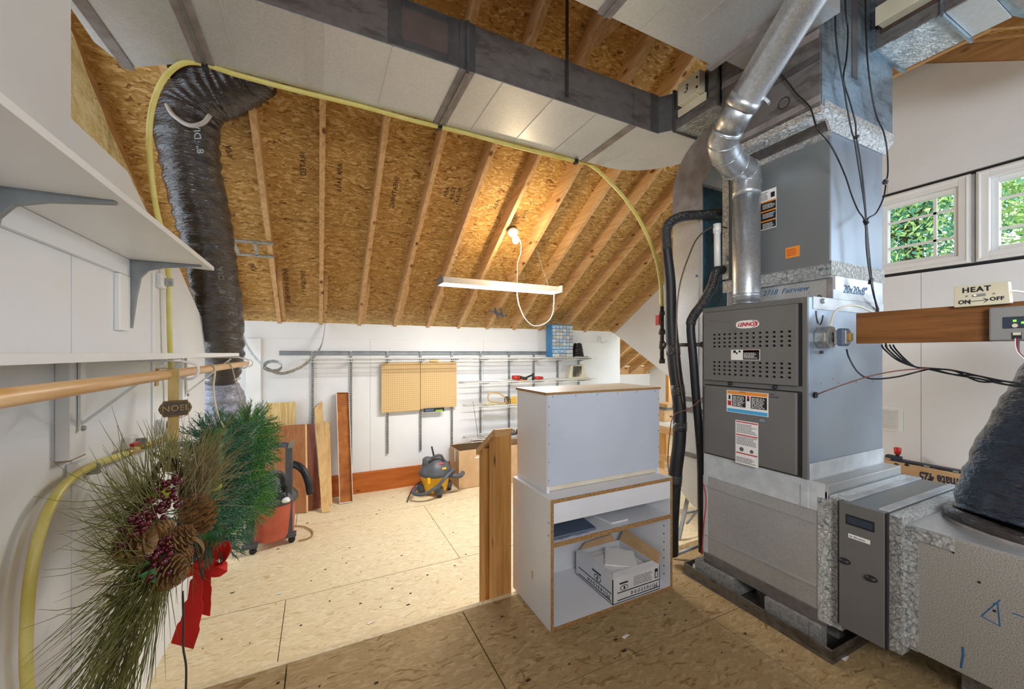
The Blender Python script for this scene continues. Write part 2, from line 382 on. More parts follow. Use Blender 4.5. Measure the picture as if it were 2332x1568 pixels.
# debris specks and paper scraps on the floors
deb = B()
for i in range(140):
    if i % 3: x = random.uniform(-.6, 2.8); y = random.uniform(2.0, 4.8); z = FF
    else: x = random.uniform(-.2, 2.2); y = random.uniform(.9, 1.85); z = 0
    if (y > 4.2 and x > .9) or (z == 0 and x > 1.85) or (z == 0 and x > .9 and y > 1.5): continue
    r = random.uniform(.002, .007); deb.box(x-r, x+r*random.uniform(1, 2.5), y-r*.7, y+r*.7, z+.0002, z+.003)
deb.mk('floor_debris', mat('debris', '#3f3226', '#2c2219', 10, .9), None, kind='stuff'); 
o = D.objects['floor_debris']; tag(o, 'dark specks of debris scattered over both floors', 'debris', None, 'stuff')
for (x, y, Z, lab) in ((1425, 1450, 0, 'small torn paper scrap on upper floor in front of the low cabinet'), (1925, 1500, 0, 'small white paper scrap on floor beside the drain pan'), (635, 1352, FF, 'tiny white label stuck on lower floor near the wreath'), (845, 1418, FF, 'small white label stuck on lower floor near the step edge')):
    c = at(x, y, Z=Z); b = B(); a = random.uniform(-.5, .5)
    P = [(c[0]+.022*cos(a+k), c[1]+.014*sin(a+k), c[2]+.002+.003*(i % 2)) for i, k in enumerate((.5, 2.6, 3.6, 5.8))]
    o = b.prism(P, (0, 0, .0012)).mk('paper_scrap', LABELW); tag(o, lab, 'paper')
# knee walls
def wallpanel(name, par, P, d, m=WALL): return B().prism(P, d).mk(name, m, par)
wf = thing('wall_far', 'white painted knee wall below the rafters', 'wall', (2, YK, FF)); wf['kind'] = 'structure'; del wf['category']
xs = [XL, -.9, .55, 2.0, 3.2, 4.372]
for i in range(5):
    bx('wall_panel', xs[i]+.0012, xs[i+1]-.0012, YK, YK+.1, FF, 1.46, WALL, wf)
bx('wall_panel', XL, 4.372, YK+.004, YK+.1, 1.4605, ZK+.02, WALL, wf)
wa = thing('wall_back', 'white knee wall of the next room seen past the wall end', 'wall', (5, YA, FF)); wa['kind'] = 'structure'; del wa['category']
bx('wall_panel', 4.3, XA, YA, YA+.1, FF, zr(YA)-.004, WALL, wa); bx('roof_blocking', 4.3, XA+.1, YA+.005, YA+.1, zr(YA)-.003, zr(YA)+RD-.005, PINE_X, wa)
bx('wall_panel', 4.262, 4.372, YK+.1, YA, FF, .86, WALL, wa)
B().prism([(XA, YA, FF), (XA, 4.2, FF), (XA, 4.2, zr(4.2)+RD), (XA, YA, zr(YA)+RD)], (.1, 0, 0)).mk('wall_panel', WALL, wa)
# near knee wall (behind the camera) and left end wall with an opening
wn = thing('wall_near', 'white knee wall behind the viewer', 'wall', (1, YN, 0)); wn['kind'] = 'structure'; del wn['category']
bx('wall_panel', XL, XG, YN-.1, YN, -.02, zr(YN)+.01, WALL, wn)
# gable wall with two windows, opening at the low end
wg = thing('wall_right', 'white gable wall with the two small windows', 'wall', (XG, 2, FF)); wg['kind'] = 'structure'; del wg['category']
W1 = (1.115, 1.692, 1.955, 2.60); W2 = (.36, 1.088, 1.955, 2.60)   # y0,y1,z0,z1 outer casing
def gp(P): return B().prism([(XG, y, z) for (y, z) in P], (.12, 0, 0)).mk('wall_panel', WALL, wg)
lowz = lambda y: 1.62-.582*(4.97-y)
gp([(YN, 2.62), (YN, zr(YN)), (YN+.01, zr(YN)), (YN+.01, 2.62)]) if False else None
gp([(YR, ZR), (0, zr(0)), (0, 2.625), (YR, 2.625)])
gp([(YK, ZK), (YR+.003, ZR), (YR+.003, 2.625), (3.3, 2.625), (3.3, lowz(3.3)), (4.97, ZK-.012)])
gp([(0, zr(0)), (YN, zr(YN)), (YN, -.02), (0, -.02)])
gp([(0, 1.93), (1.38, 1.93), (1.38, FF), (0, FF)])
gp([(1.383, 1.93), (3.3, 1.93), (3.3, lowz(3.3)), (2.6, lowz(2.6)), (2.6, FF), (1.383, FF)])
gp([(1.692, 1.955), (1.692, 2.60), (3.3, 2.60), (3.3, 1.955)])
gp([(0, 1.955), (0, 2.60), (.36, 2.60), (.36, 1.955)])
bx('joint_backing', XG+.03, XG+.12, 0, 3.3, 1.925, 2.63, BLKT, wg) if False else None
for (ya_, yb_) in ((0, YR), (YR, 3.3), (3.3, YK), (YN, 0)): B().prism([(XG+.01, ya_, zr(ya_)-.002), (XG+.01, yb_, zr(yb_)-.002), (XG+.01, yb_, zr(yb_)+RD+.01), (XG+.01, ya_, zr(ya_)+RD+.01)], (.1, 0, 0)).mk('rafter_blocking', PINE_Y, wg)
bx('joint_strip', XG+.02, XG+.05, 0, 3.3, 2.60, 2.625, BLKT, wg, label='black gap above the windows')
bx('joint_strip', XG+.02, XG+.05, 0, 3.3, 1.93, 1.955, BLKT, wg, label='black gap below the windows')
bx('mullion_post', XG+.02, XG+.10, 1.088, 1.115, 1.955, 2.60, mat('unpainted grey stud', '#b9b4b0', '#aaa5a2', 8, .7), wg)
GLASS, tt, bb = nt('window glass'); bb.inputs['Base Color'].default_value = (1, 1, 1, 1); bb.inputs['Roughness'].default_value = 0; bb.inputs['Transmission Weight'].default_value = 1; bb.inputs['IOR'].default_value = 1.02
def frame(b, y0, y1, z0, z1, wdt, x0, x1):
    b.box(x0, x1, y0, y0+wdt, z0, z1); b.box(x0, x1, y1-wdt, y1, z0, z1); b.box(x0, x1, y0+wdt, y1-wdt, z0, z0+wdt); b.box(x0, x1, y0+wdt, y1-wdt, z1-wdt, z1)
    return b
for i, (y0, y1, z0, z1) in enumerate((W1, W2)):
    wn_ = thing('window_%d' % (i+1), ('small white window nearest the furnace, panes showing green trees', 'white window at the right edge, panes showing trees')[i], 'window', (XG, (y0+y1)/2, z0)); wn_['kind'] = 'structure'; del wn_['category']
    frame(B(), y0, y1, z0, z1, .062, XG-.012, XG+.10).mk('casing', WHITE, wn_, bev=.003)
    frame(B(), y0+.010, y1-.010, z0+.010, z1-.010, .012, XG-.022, XG-.012).mk('casing_bead', WHITE, wn_, bev=.003)
    frame(B(), y0+.062, y1-.062, z0+.062, z1-.062, .035, XG+.03, XG+.08).mk('sash', WHITE, wn_, bev=.003)
    a0, a1, b0, b1 = y0+.097, y1-.097, z0+.097, z1-.097
    bx('pane', XG+.052, XG+.056, a0, a1, b0, b1, GLASS, wn_)
    mm = B()
    for k in ((.42, ) if i == 0 else (.3, .6)):
        pass
    yj = [a0+.105] if i == 0 else [a1-.17, a1-.34]
    for y in yj: bx('muntin', XG+.044, XG+.064, y-.009, y+.009, b0, b1, WHITE, wn_)
    for k in (.265, .735): bx('muntin', XG+.044, XG+.064, a0, a1, b0+(b1-b0)*k-.009, b0+(b1-b0)*k+.009, WHITE, wn_)
# roof: sheathing sheets and rafters
rf = thing('ceiling', 'sloping roof underside of strand board sheets on pine rafters', 'ceiling', (1, 3, ZK)); rf['kind'] = 'structure'; del rf['category']
def roofseg(ya, yb, xa, xb, m=OSBR, name='roof_sheet'):
    z = lambda y: (ZK+RD+PIT*(YK-y)) if ya+yb >= 2*YR else (ZR+RD-PIT*(YR-y))
    P = [(xa, ya, z(ya)), (xb, ya, z(ya)), (xb, yb, z(yb)), (xa, yb, z(yb))]
    return B().prism(P, (0, 0, .015)).mk(name, m, rf)
def roofy(x, yy):   # pixel on the far sheathing plane
    r = ray(x, yy); # z = ZK+RD+PIT*(YK-y)
    tt_ = (ZK+RD+PIT*YK-CAM[2])/(r[2]+PIT*r[1]); return (r[0]*tt_, r[1]*tt_, CAM[2]+r[2]*tt_)
j1 = roofy(551, 691)[1]; j2 = roofy(600, 492)[1]; st = j1-j2
print('roof joints', j1, j2)
ys = [YA, j1, j2, j2-1.04, YR+.02]; ys = [YA, j1, j2]
while ys[-1]-1.04 > YR+.1: ys.append(ys[-1]-1.04)
ys.append(YR+.005)
for i in range(len(ys)-1):
    off = 1.22*(i % 2); XE = XA if ys[i+1] > 3.3 else XG+.12
    e = [XL]+[x for x in [-2.4+off, .04+off-.01, 2.48+off, 4.92+off] if XL < x < XE-.1]+[XE]
    for k in range(len(e)-1): roofseg(ys[i+1]+.0045, ys[i]-.0045, e[k]+.002, e[k+1]-.002)
yn = [YR-.005, .55, -.5, -1.95]
for i in range(3):
    e = [XL, -.8+i*.6, 1.6+i*.5, XG+.1]
    for k in range(3): roofseg(yn[i+1]+.003, yn[i]-.003, e[k]+.002, e[k+1]-.002)
for (ya_, yb_, xe_) in ((YR, 3.5, XG+.12), (3.5, YA, XA)):
    zf = lambda y: ZK+RD+PIT*(YK-y)+.0155
    B().prism([(XL, ya_, zf(ya_)), (xe_, ya_, zf(ya_)), (xe_, yb_, zf(yb_)), (XL, yb_, zf(yb_))], (0, 0, .01)).mk('roof_felt', BLKT, rf)  # added black sheet: darkens the sheet joints and blocks sky light
RX = []
for (pxx, k) in ((633.6, 0), (726.6, 1), (814.4, 2), (893.6, 3), (966, 4)):
    RX.append(at(pxx, 741, Y=YK)[0])
print('rafters', RX)
r0 = RX[2]-2*.406
RAFX = [r0+.406*i for i in range(-5, 11)]
def rafter(x, ya, yb, side=1, wd=.038, name='rafter', m=PINE_Y, dz=0):
    z = zr if side == 1 else zr
    P = [(x, ya, z(ya)+dz), (x+wd, ya, z(ya)+dz), (x+wd, yb, z(yb)+dz), (x, yb, z(yb)+dz)]
    o = B().hexa(P+[(p[0], p[1], p[2]+RD-dz) for p in P]).mk(name, m, rf); return o
for i, x in enumerate(RAFX):
    if x > XG-.05: continue
    rafter(x, YK+.05, YR+.02)
    rafter(x+.003, YR-.02, YN)
    if x > -1.2: rafter(x+.041, YK+.05, YK-.50-.03*(i % 3), name='rafter_scab', dz=.028)
    if i % 1 == 0 and x > -1: bx('scab_block', x+.041, x+.075, YK-.565-.03*(i % 3), YK-.54-.03*(i % 3), zr(YK-.55)+.06, zr(YK-.55)+RD, PINE_Y, rf) if False else None
rafter(XG-.045, YK+.05, YR+.02)
for k in range(5): rafter(XG+.22+.406*k, YA, 3.6)
bx('ridge_board', XL, XG, YR-.019, YR+.019, ZR-.02, ZR+.18, PINE_X, rf)
# ledger beams near the gable peak
bx('collar_beam', XG-.16, XG-.12, .62, 1.62, 3.50, 3.64, PINE_Y, rf)
bx('gable_ledger', XG-.06, XG-.02, .2, 1.62, 3.56, 3.60, PINE_Y, rf) if False else None
for (a, b, z) in ((.2, 1.3, 3.36), (.2, 1.3, 3.52)):
    B().bar((XG-.05, a, z-.28), (XG-.05, b, z+.30), .04, .05, (1, 0, 0)).mk('gable_brace', PINE_Y, rf)
STAMP = mat('faded stamp ink', '#33251a', '#4a3520', 30, .8)
def stamp(x, y, s_, size):
    p0 = Vector(roofy(x, y)); dn = Vector((0, 1, -PIT)).normalized(); rt = Vector((1, 0, 0)); n_ = rt.cross(dn)
    q0 = p0-Vector((0, PIT, 1)).normalized()*.001
    text(s_, size, q0, dn, (-1, 0, 0), STAMP, rf, name='lumber_stamp', space=1.1, bold=.0006)
for (x, y, s_) in ((520, 330, 'APA'), (690, 352, 'RATED'), (735, 365, 'EXPOSURE 1'), (775, 372, 'APA 24/16'), (905, 402, 'SHEATHING'), (1020, 425, 'APA'), (1035, 425, '32/16'), (1050, 428, 'PS 2-92'), (1135, 455, 'APA'), (1200, 478, '7/16'), (575, 600, 'APA'), (650, 612, 'RATED SHEATHING'), (690, 616, 'EXPOSURE 1')):
    stamp(x, y, s_, .055)
# left side wall (painted board, stepped and sloping top)
XW = -.765
wl = thing('wall_left', 'white painted side wall with a stepped and sloping top', 'wall', (XW, 2, FF)); wl['kind'] = 'structure'; del wl['category']
B().prism([(XW, -1.7, FF), (XW, 1.885, FF), (XW, 1.885, 2.105), (XW, 1.885, 2.67), (XW, -.08, 2.66), (XW, -1.7, 1.7)], (-.10, 0, 0)).mk('wall_panel', WALL, wl)
B().prism([(XW+.001, 1.888, FF), (XW+.001, 3.655, FF), (XW+.001, 3.655, 1.506), (XW+.001, 3.073, 1.807), (XW+.001, 2.517, 2.012), (XW+.001, 2.33, 2.105), (XW+.001, 1.888, 2.105)], (-.10, 0, 0)).mk('wall_panel', WALL, wl)
for (y, z1) in ((1.2, 2.1), (2.62, 1.9)):
    bx('wall_batten', XW, XW+.008, y-.018, y+.018, FF, z1 if y > 2 else 1.25, WHITE, wl)
# insulation batts behind the sloping top edge
random.seed(3)
ib = thing('insulation_batt', 'yellow wool insulation bulging behind the left wall top', 'insulation', (XW-.1, 2.6, 1.8))
V = []; F = []; n = 26
prof = [(1.92, 2.62), (2.15, 2.55), (2.38, 2.38), (2.70, 2.21), (2.88, 2.11), (3.1, 1.99), (3.38, 1.85), (3.60, 1.62)]
pr = cr([(0, y, z) for y, z in prof], 4)
for i, p in enumerate(pr):
    j = .025*mnoise.noise(Vector((i*.7, 3, 1)))
    for (dx, dz) in ((0, -.5), (0, j), (-.06, .03+j), (-.22, .02+j*.5), (-.30, -.5)):
        V.append((XW-.103+dx, p[1]+.012*mnoise.noise(Vector((i*.9, dx*9, 7))), max(p[2]+dz, .8)))
for i in range(len(pr)-1):
    for k in range(4): a = i*5+k; F.append((a, a+5, a+6, a+1))
mk('batt', V, F, INSUL, ib, smooth=True)
# orange base board on the far wall
o = bx('trim_1', -.05, 2.9, YK-.022, YK-.001, FF, FF+.245, ORANGE, None, bev=.002); tag(o, 'orange stained board along the foot of the far wall', None, None, 'structure')
# register in gable wall
rg = thing('wall_register', 'white louvred air register low on the gable wall beside the furnace', 'vent', (XG, 1.6, .66))
bx('register_frame', XG-.008, XG, 1.49, 1.92, .655, .845, WHITE, rg)
for k in range(14): B().bar((XG-.012, 1.52, .675+k*.0115), (XG-.012, 1.90, .675+k*.0115), .008, .004, (1, 0, .6)).mk('louvre', WHITE, rg)
# ------------------------------------------------------------------ furnace and lower plenum
FX = 1.987; FY0, FY1 = 1.014, 1.552; FZ0, FZ1 = .727, 1.553; BXX = 2.671
pan = thing('drain_pan', 'shallow grey metal drain pan on the floor under the furnace', 'pan', (2.3, 1.28, 0))
bx('pan_bottom', 1.93, 2.75, .90, 1.66, 0.001, .004, PANM, pan)
rim = B()
c1 = (1.925, .893); c2 = (1.945, 1.655); c3 = (2.76, 1.655); c4 = (2.75, .893)
for a, b in ((c1, c2), (c2, c3), (c3, c4), (c4, c1)): rim.bar((a[0], a[1], .029), (b[0], b[1], .029), .004, .055)
rim.mk('rim', PANM, pan)
lip = B()
for a, b in ((c1, c2), (c2, c3), (c3, c4), (c4, c1)): lip.tube([(a[0], a[1], .057), (b[0], b[1], .057)], .004, 6)
lip.mk('rolled_lip', PANM, pan)
for i, (ya, yb, xa, xb, lab) in enumerate(((.955, 1.20, 1.965, 2.16, 'grey concrete block at the near corner of the drain pan'), (1.36, 1.60, 1.965, 2.16, 'grey concrete block at the far front corner of the drain pan'), (.955, 1.20, 2.46, 2.66, 'grey concrete block at the rear of the drain pan by the filter cabinet'))):
    b = B().box(xa, xb, ya, yb, .0045, .106)
    if i in (0, 2): b = B().box(xa, xb, ya+.05, yb, .0045, .106).box(xa, xa+.05, ya, ya+.05, .0045, .106).box(xb-.05, xb, ya, ya+.05, .0045, .106)
    o = b.mk('concrete_block', CONC, bev=.004); tag(o, lab, 'block', 'blocks carrying the furnace')
pl = thing('return_plenum', 'dull galvanised return box that the furnace stands on', 'duct', (2.3, 1.25, .108))
B().box(FX, BXX, .94, 1.549, .13, FZ0-.003).mk('plenum_body', GALV, pl, bev=.003)
bx('base_skirt', FX-.006, BXX+.004, .942, 1.553, .108, .165, GALVD, pl, bev=.002)
for (z, h) in ((.262, .004), (.545, .004)): B().bar((FX-.003, .985, z), (FX-.003, 1.545, z), .006, h*2).mk('pressed_seam', GALV, pl)
bx('sealant_band', FX-.004, FX+.001, .95, 1.553, .60, .728, MASTICL, pl)
bx('sealant_patch', FX-.009, FX-.003, 1.012, 1.045, .60, .70, MASTICL, pl, bev=.002)
bx('sealant_strip', FX-.005, FX+.002, 1.53, 1.556, .13, .60, MASTICL, pl)
# sloped top beside the furnace
B().prism([(FX, 1.012, .727), (FX, .94, .690), (FX, .94, .60), (FX, 1.012, .60)], (BXX-FX, 0, 0)).mk('sloped_shoulder', MASTICL, pl)
bx('side_sealant', FX+.002, BXX, FY0-.006, FY0, .727, .80, MASTICL, pl, bev=.002)
bx('foil_band', FX-.007, FX-.001, .925, .975, .125, .665, FOIL, pl)
bx('foil_band', FX-.004, BXX+.004, .885, .934, .125, .684, FOIL, pl, bev=.003)
# filter cabinet
fc = thing('filter_cabinet', 'grey upright air filter cabinet with two black latches', 'filter cabinet', (2.3, .81, .165))
bx('cabinet_body', 1.962, 2.66, .737, .880, .165, .682, GREYC, fc, bev=.003)
bx('door_panel', 1.95, 1.9615, .734, .883, .163, .684, GREY, fc, bev=.003)
bx('gasket', 1.952, 1.975, .728, .734, .163, .684, BLACK, fc); bx('gasket', 1.952, 1.975, .883, .888, .17, .68, BLACK, fc)
def onf(x0, x1, y0, y1, X, d, m, par, name):   # small plate on a face X = const, given by pixels of the face corners
    a = at(x0, y0, X=X); b_ = at(x1, y1, X=X)
    return bx(name, X-d, X-.0002, a[1], b_[1], a[2], b_[2], m, par)
bx('sticker', 1.948, 1.9499, .765, .858, .598, .638, BLKT, fc, label='black rectangular sticker'); bx('sticker_inset', 1.9475, 1.9479, .770, .853, .605, .631, BLUET, fc)
bx('name_plate', 1.948, 1.9499, .778, .850, .545, .562, LABELW, fc, bev=.002)
text('air filtration', .011, (1.9476, .846, .5535), (0, -1, 0), (0, 0, 1), INKG, fc)
for (y, z) in ((.862, .452), (.775, .424)):
    B().lathe([(.021, 0), (.021, .004), (.016, .012), (.0, .013)], (1.9365, y, z), 16, 'x').mk('latch', BLACK, fc, smooth=True)
for o in [q for q in fc.children if q.name.startswith('latch')]:
    o.scale = (-1, 1, .55)
bx('foil_band', 1.97, 2.668, .690, .735, .160, .678, FOIL, fc, bev=.004)
bx('foil_strip', 1.985, 2.66, .860, .885, .6825, .687, MASTICL, fc); bx('foil_strip', 1.985, 2.66, .736, .765, .6825, .687, MASTICL, fc)
# return duct to the right
rd = thing('return_duct', 'speckled grey return duct box with blue marker marks', 'duct', (2.3, .2, .19))
bx('duct_body', 2.0, 2.66, -.75, .716, .19, .648, SPECK, rd, bev=.003)
bx('top_sheet', 2.003, 2.657, -.75, .690, .6485, .652, GALVL, rd)
bx('foil_patch', 1.996, 1.9995, .655, .716, .19, .64, FOIL, rd); bx('foil_patch', 1.993, 1.9955, .56, .712, .605, .6515, FOIL, rd)
def ink(pts, X, par, wd=.004, m=INKB, name='marker_line', d=.0012):
    b = B(); P = [at(x, y, X=X) for x, y in pts]
    for i in range(len(P)-1): b.bar((X-d/2, P[i][1], P[i][2]), (X-d/2, P[i+1][1], P[i+1][2]), d, wd, (1, 0, 0)) if False else b.tube([(X-d*.3, P[i][1], P[i][2]), (X-d*.3, P[i+1][1], P[i+1][2])], wd/2, 6)
    return b.mk(name, m, par)
ink([(2278, 1365), (2235, 1402), (2278, 1425), (2272, 1372), (2262, 1374)], 2.0, rd, .0035)
ink([(2306, 1395), (2320, 1400), (2340, 1408)], 2.0, rd, .0035)
ink([(2193, 1472), (2194, 1490), (2189, 1520)], 2.0, rd, .006)
for (x, y) in ((2171, 1257), (2265, 1390), (2230, 1325)):
    a = at(x, y, X=2.0); B().lathe([(.004, 0), (.004, .0015)], (1.998, a[1], a[2]), 10, 'x').mk('screw_hole', BLACK, rd)
for (y, ) in ((.60,), (-.3,)): 
    o = bx('support_block', 2.2, 2.45, y-.10, y, .0005, .1895, CONC, None); tag(o, 'plain block under the speckled return duct' + (' near the filter cabinet' if y > 0 else ' at its outer end'), 'block')
tb('sealant_ring', [(2.325+.215*cos(a), .455+.215*sin(a), .655) for a in [2*pi*k/28 for k in range(29)]], .012, MASTIC, rd, 8)
# black flex duct rising from it
def flex(P, R, name, m, par=None, n=28, k=10, rib=.006, per=1, seed=0, wr=.012, k2=9):
    P = cr(P, k); m_ = len(P); RR = cr([(r, 0, 0) for r in R], k); b = B()
    b.tube(P, [RR[i].x for i in range(m_)], n)
    for i in range(m_*n):
        r_, c_ = divmod(i, n); v = Vector(b.V[i]); c = P[r_]; d = (v-c)
        s_ = 1+(rib*sin(r_*2*pi/per*.5))/max(d.length, .01)+wr*mnoise.noise(Vector((v.x*k2, v.y*k2+seed, v.z*26)))/max(d.length, .01)
        b.V[i] = tuple(c+d*s_)
    return b.mk(name, m, par, smooth=True)
fd = thing('flex_duct', 'fat black wrapped flexible duct rising from the speckled box', 'flexible duct', (2.33, .46, .65))
flex([(2.325, .455, .655), (2.365, .445, .78), (2.50, .425, .98), (2.66, .40, 1.15), (2.84, .37, 1.30), (3.04, .34, 1.40)], [.20, .20, .185, .175, .17, .17], 'wrap', NAVYW, fd, 44, 18, .0012, 3, 3, .008, 6)
tb('wrap_cuff', [(2.325+.205*cos(a), .455+.205*sin(a), .675+.01*sin(3*a)) for a in [2*pi*k/28 for k in range(29)]], .024, BLACKW, fd, 8)
# furnace
fu = thing('furnace', 'grey upright furnace with two front doors and louvre slots', 'furnace', (2.33, 1.28, FZ0))
B().box(FX, BXX, FY0, FY1, FZ0+.001, FZ1).mk('cabinet', BLUEG, fu, bev=.002)
fr = B(); 
fr.box(FX-.012, FX-.0005, FY0, FY0+.022, FZ0+.002, FZ1).box(FX-.012, FX-.0005, FY1-.012, FY1, FZ0+.002, FZ1).box(FX-.012, FX-.0005, FY0+.022, FY1-.012, FZ1-.026, FZ1).box(FX-.012, FX-.0005, FY0+.022, FY1-.012, 1.122, 1.147)
fr.mk('front_frame', GREY, fu, bev=.002)
bx('door_gap', FX-.006, FX-.0006, FY0+.022, FY1-.012, FZ0+.002, FZ1-.026, GREYD, fu)
# upper door with real slots
ya, yb, za, zb = FY0+.036, FY1-.020, 1.150, 1.523
def px_on(x, y): p = at(x, y, X=FX-.028); return p[1], p[2]
cols = [px_on(x, 760)[0] for x in (1627, 1638, 1650, 1661.5, 1674.5, 1688, 1701.5, 1716, 1731, 1746.5, 1763, 1780, 1798)]
rows = []
for yy in (761, 771, 781, 790.5): rows.append(at(1716, yy-3, X=FX-.028)[2])
rows2 = []
for yy in (829, 838.5, 848, 858): rows2.append(at(1716, yy-3, X=FX-.028)[2])
hw, hh = .0075, .0048
ysplit = sorted({ya, yb} | {c-hw for c in cols} | {c+hw for c in cols})
zsplit = sorted({za, zb} | {z-hh for z in rows+rows2} | {z+hh for z in rows+rows2})
b = B()
for i in range(len(ysplit)-1):
    yc = (ysplit[i]+ysplit[i+1])/2; incol = any(abs(yc-c) < hw for c in cols)
    if not incol: b.box(FX-.030, FX-.022, ysplit[i], ysplit[i+1], za, zb); continue
    for k in range(len(zsplit)-1):
        zc = (zsplit[k]+zsplit[k+1])/2
        if any(abs(zc-z) < hh for z in rows+rows2): continue
        b.box(FX-.030, FX-.022, ysplit[i], ysplit[i+1], zsplit[k], zsplit[k+1])
b.mk('upper_door', GREY, fu)
bx('door_liner', FX-.018, FX-.0125, ya+.004, yb-.004, za+.004, zb-.004, BLACK, fu)
e = B(); frame(e, ya-.002, yb+.002, za-.002, zb+.002, .006, FX-.029, FX-.013); e.mk('door_edge', GREY, fu, bev=.002)
bx('lower_door', FX-.030, FX-.0125, ya, yb, FZ0+.012, 1.118, GREY, fu, bev=.006)
for (x, y) in ((1662, 873), (1764, 881)):
    p = at(x, y, X=FX-.02); B().lathe([(.010, 0), (.010, .008), (.006, .011), (0, .011)], (FX-.0245, p[1], p[2]), 16, 'x').mk('door_knob', BLACK, fu)
for o in [q for q in fu.children if q.name.startswith('door_knob')]: o.scale = (-1, 1, 1)
# pressed ridge either side of the badge
for pts in (((1613, 729), (1660, 733), (1668, 752), (1676, 754)), ((1738, 752), (1742, 740), (1748, 728))): 
    b = B(); P = [at(x, y, X=FX-.031) for x, y in pts]; b.tube(P, .0013, 6); b.mk('pressed_ridge', GREY, fu)
X0 = FX-.0305
def oval(cy, cz, ry, rz, x, m, par, name, pw=2.6, d=.0025, lab=None):
    P = []
    for k in range(28):
        a = 2*pi*k/28; P.append((x, cy+ry*math.copysign(abs(cos(a))**(2/pw), cos(a)), cz+rz*math.copysign(abs(sin(a))**(2/pw), sin(a))))
    return B().prism(P, (-d, 0, 0)).mk(name, m, par, label=lab)
bc = at(1702, 738, X=X0)
bd = oval(bc[1], bc[2], .060, .0205, X0, LABELW, fu, 'badge', 3, .003, 'white oval badge with red lettering')
t_ = text('LENNOX', .026, (X0-.0034, bc[1]+.050, bc[2]-.001), (0, -1, 0), (0, 0, 1), REDT, fu, shear=.35, bold=.0009, space=.95)
ar = B(); P = []
for k in range(15):
    a = -1.25+2.5*k/14; P.append((X0-.0036, bc[1]-.018-.034*cos(a), bc[2]+.017*sin(a)))
ar.tube(P, .0016, 6).mk('badge_swoosh', REDT, fu)
def label(par, name, x0, x1, y0, y1, X, lab, d=.0006):
    a = at(x0, y0, X=X); b_ = at(x1, y0, X=X); zt = a[2]; cB = at(x0, y1, X=X)
    o = bx(name, X-d, X, b_[1], a[1], cB[2], zt, LABELW, par, label=lab)
    return (a[1], b_[1], zt, cB[2], X-d)
def sub(L, u0, u1, v0, v1, m, par, name, e=.0004):
    yl, yr, zt, zb_, X = L; W = yr-yl; H = zb_-zt
    return bx(name, X-e, X-.00005, yl+W*u0, yl+W*u1, zt+H*v1, zt+H*v0, m, par)
def lines(L, u0, u1, v0, v1, n, m, par, name='print_lines', seed=1, hgt=.45):
    random.seed(seed); yl, yr, zt, zb_, X = L; W = yr-yl; H = zb_-zt; b = B()
    for k in range(n):
        v = v0+(v1-v0)*(k+.25)/n; dv = (v1-v0)/n*hgt; u = u0
        ue = u0+(u1-u0)*random.uniform(.72, 1)
        while u < ue-.01:
            wd = random.uniform(.03, .10); b.box(X-.0006, X-.0003, yl+W*u, yl+W*min(u+wd, ue), zt+H*(v+dv), zt+H*v); u += wd+.018
    return b.mk(name, m, par)
L = label(fu, 'warning_label', 1665, 1731, 796, 819, X0, 'white and black warning label between the slots')
sub(L, .43, .98, .05, .95, BLKT, fu, 'print_block'); sub(L, .43, .98, .02, .22, ORT, fu, 'orange_header'); lines(L, .46, .92, .28, .85, 5, LABELW, fu, seed=4)
oval(L[0]+(L[1]-L[0])*.13, L[2]-.010, .008, .007, L[4]-.0001, BLKT, fu, 'symbol', 3, .0005); oval(L[0]+(L[1]-L[0])*.31, L[2]-.009, .006, .006, L[4]-.0001, BLKT, fu, 'symbol', 2, .0005); oval(L[0]+(L[1]-L[0])*.21, L[2]-.018, .005, .005, L[4]-.0001, BLKT, fu, 'symbol', 2, .0005)
L = label(fu, 'warning_label', 1655, 1750, 887, 936, X0, 'large warning label with orange top and blue foot')
sub(L, .02, .98, .02, .17, ORT, fu, 'orange_header'); sub(L, .14, .48, .20, .72, BLKT, fu, 'print_block'); sub(L, .60, .97, .20, .72, BLKT, fu, 'print_block'); sub(L, .02, .98, .83, .98, CYT, fu, 'blue_footer')
lines(L, .16, .46, .24, .70, 8, LABELW, fu, seed=5); lines(L, .62, .95, .24, .70, 8, LABELW, fu, seed=6)
sub(L, .03, .12, .48, .70, REDT, fu, 'symbol'); sub(L, .05, .10, .23, .42, BLKT, fu, 'symbol'); sub(L, .51, .57, .23, .42, BLKT, fu, 'symbol'); oval(L[0]+(L[1]-L[0])*.54, L[2]-.028, .007, .007, L[4]-.0001, REDT, fu, 'symbol', 2, .0005)
text('WARNING', .0068, (L[4]-.0007, L[0]+(L[1]-L[0])*.32, L[2]-.0046), (0, -1, 0), (0, 0, 1), BLKT, fu)
L = label(fu, 'instruction_label', 1675, 1727, 955, 1052, X0, 'tall white instruction label with red stripes')
for v in (.02, .32, .74): sub(L, .03, .97, v, v+.025, REDT, fu, 'red_stripe')
for a_, b_, n_, s_ in ((.07, .29, 8, 1), (.36, .56, 7, 2), (.84, .97, 4, 3)): lines(L, .05, .95, a_, b_, n_, INKG, fu, seed=s_)
oval(L[0]+(L[1]-L[0])*.28, L[2]+(L[3]-L[2])*.66, .011, .011, L[4]-.0001, INKG, fu, 'diagram', 2, .0005); oval(L[0]+(L[1]-L[0])*.72, L[2]+(L[3]-L[2])*.67, .009, .009, L[4]-.0001, INKG, fu, 'diagram', 2, .0005)
p = at(1736, 957, X=X0); oval(p[1], p[2], .014, .0062, X0, BLUEG, fu, 'view_slot', 5, .002, 'oval sight slot')
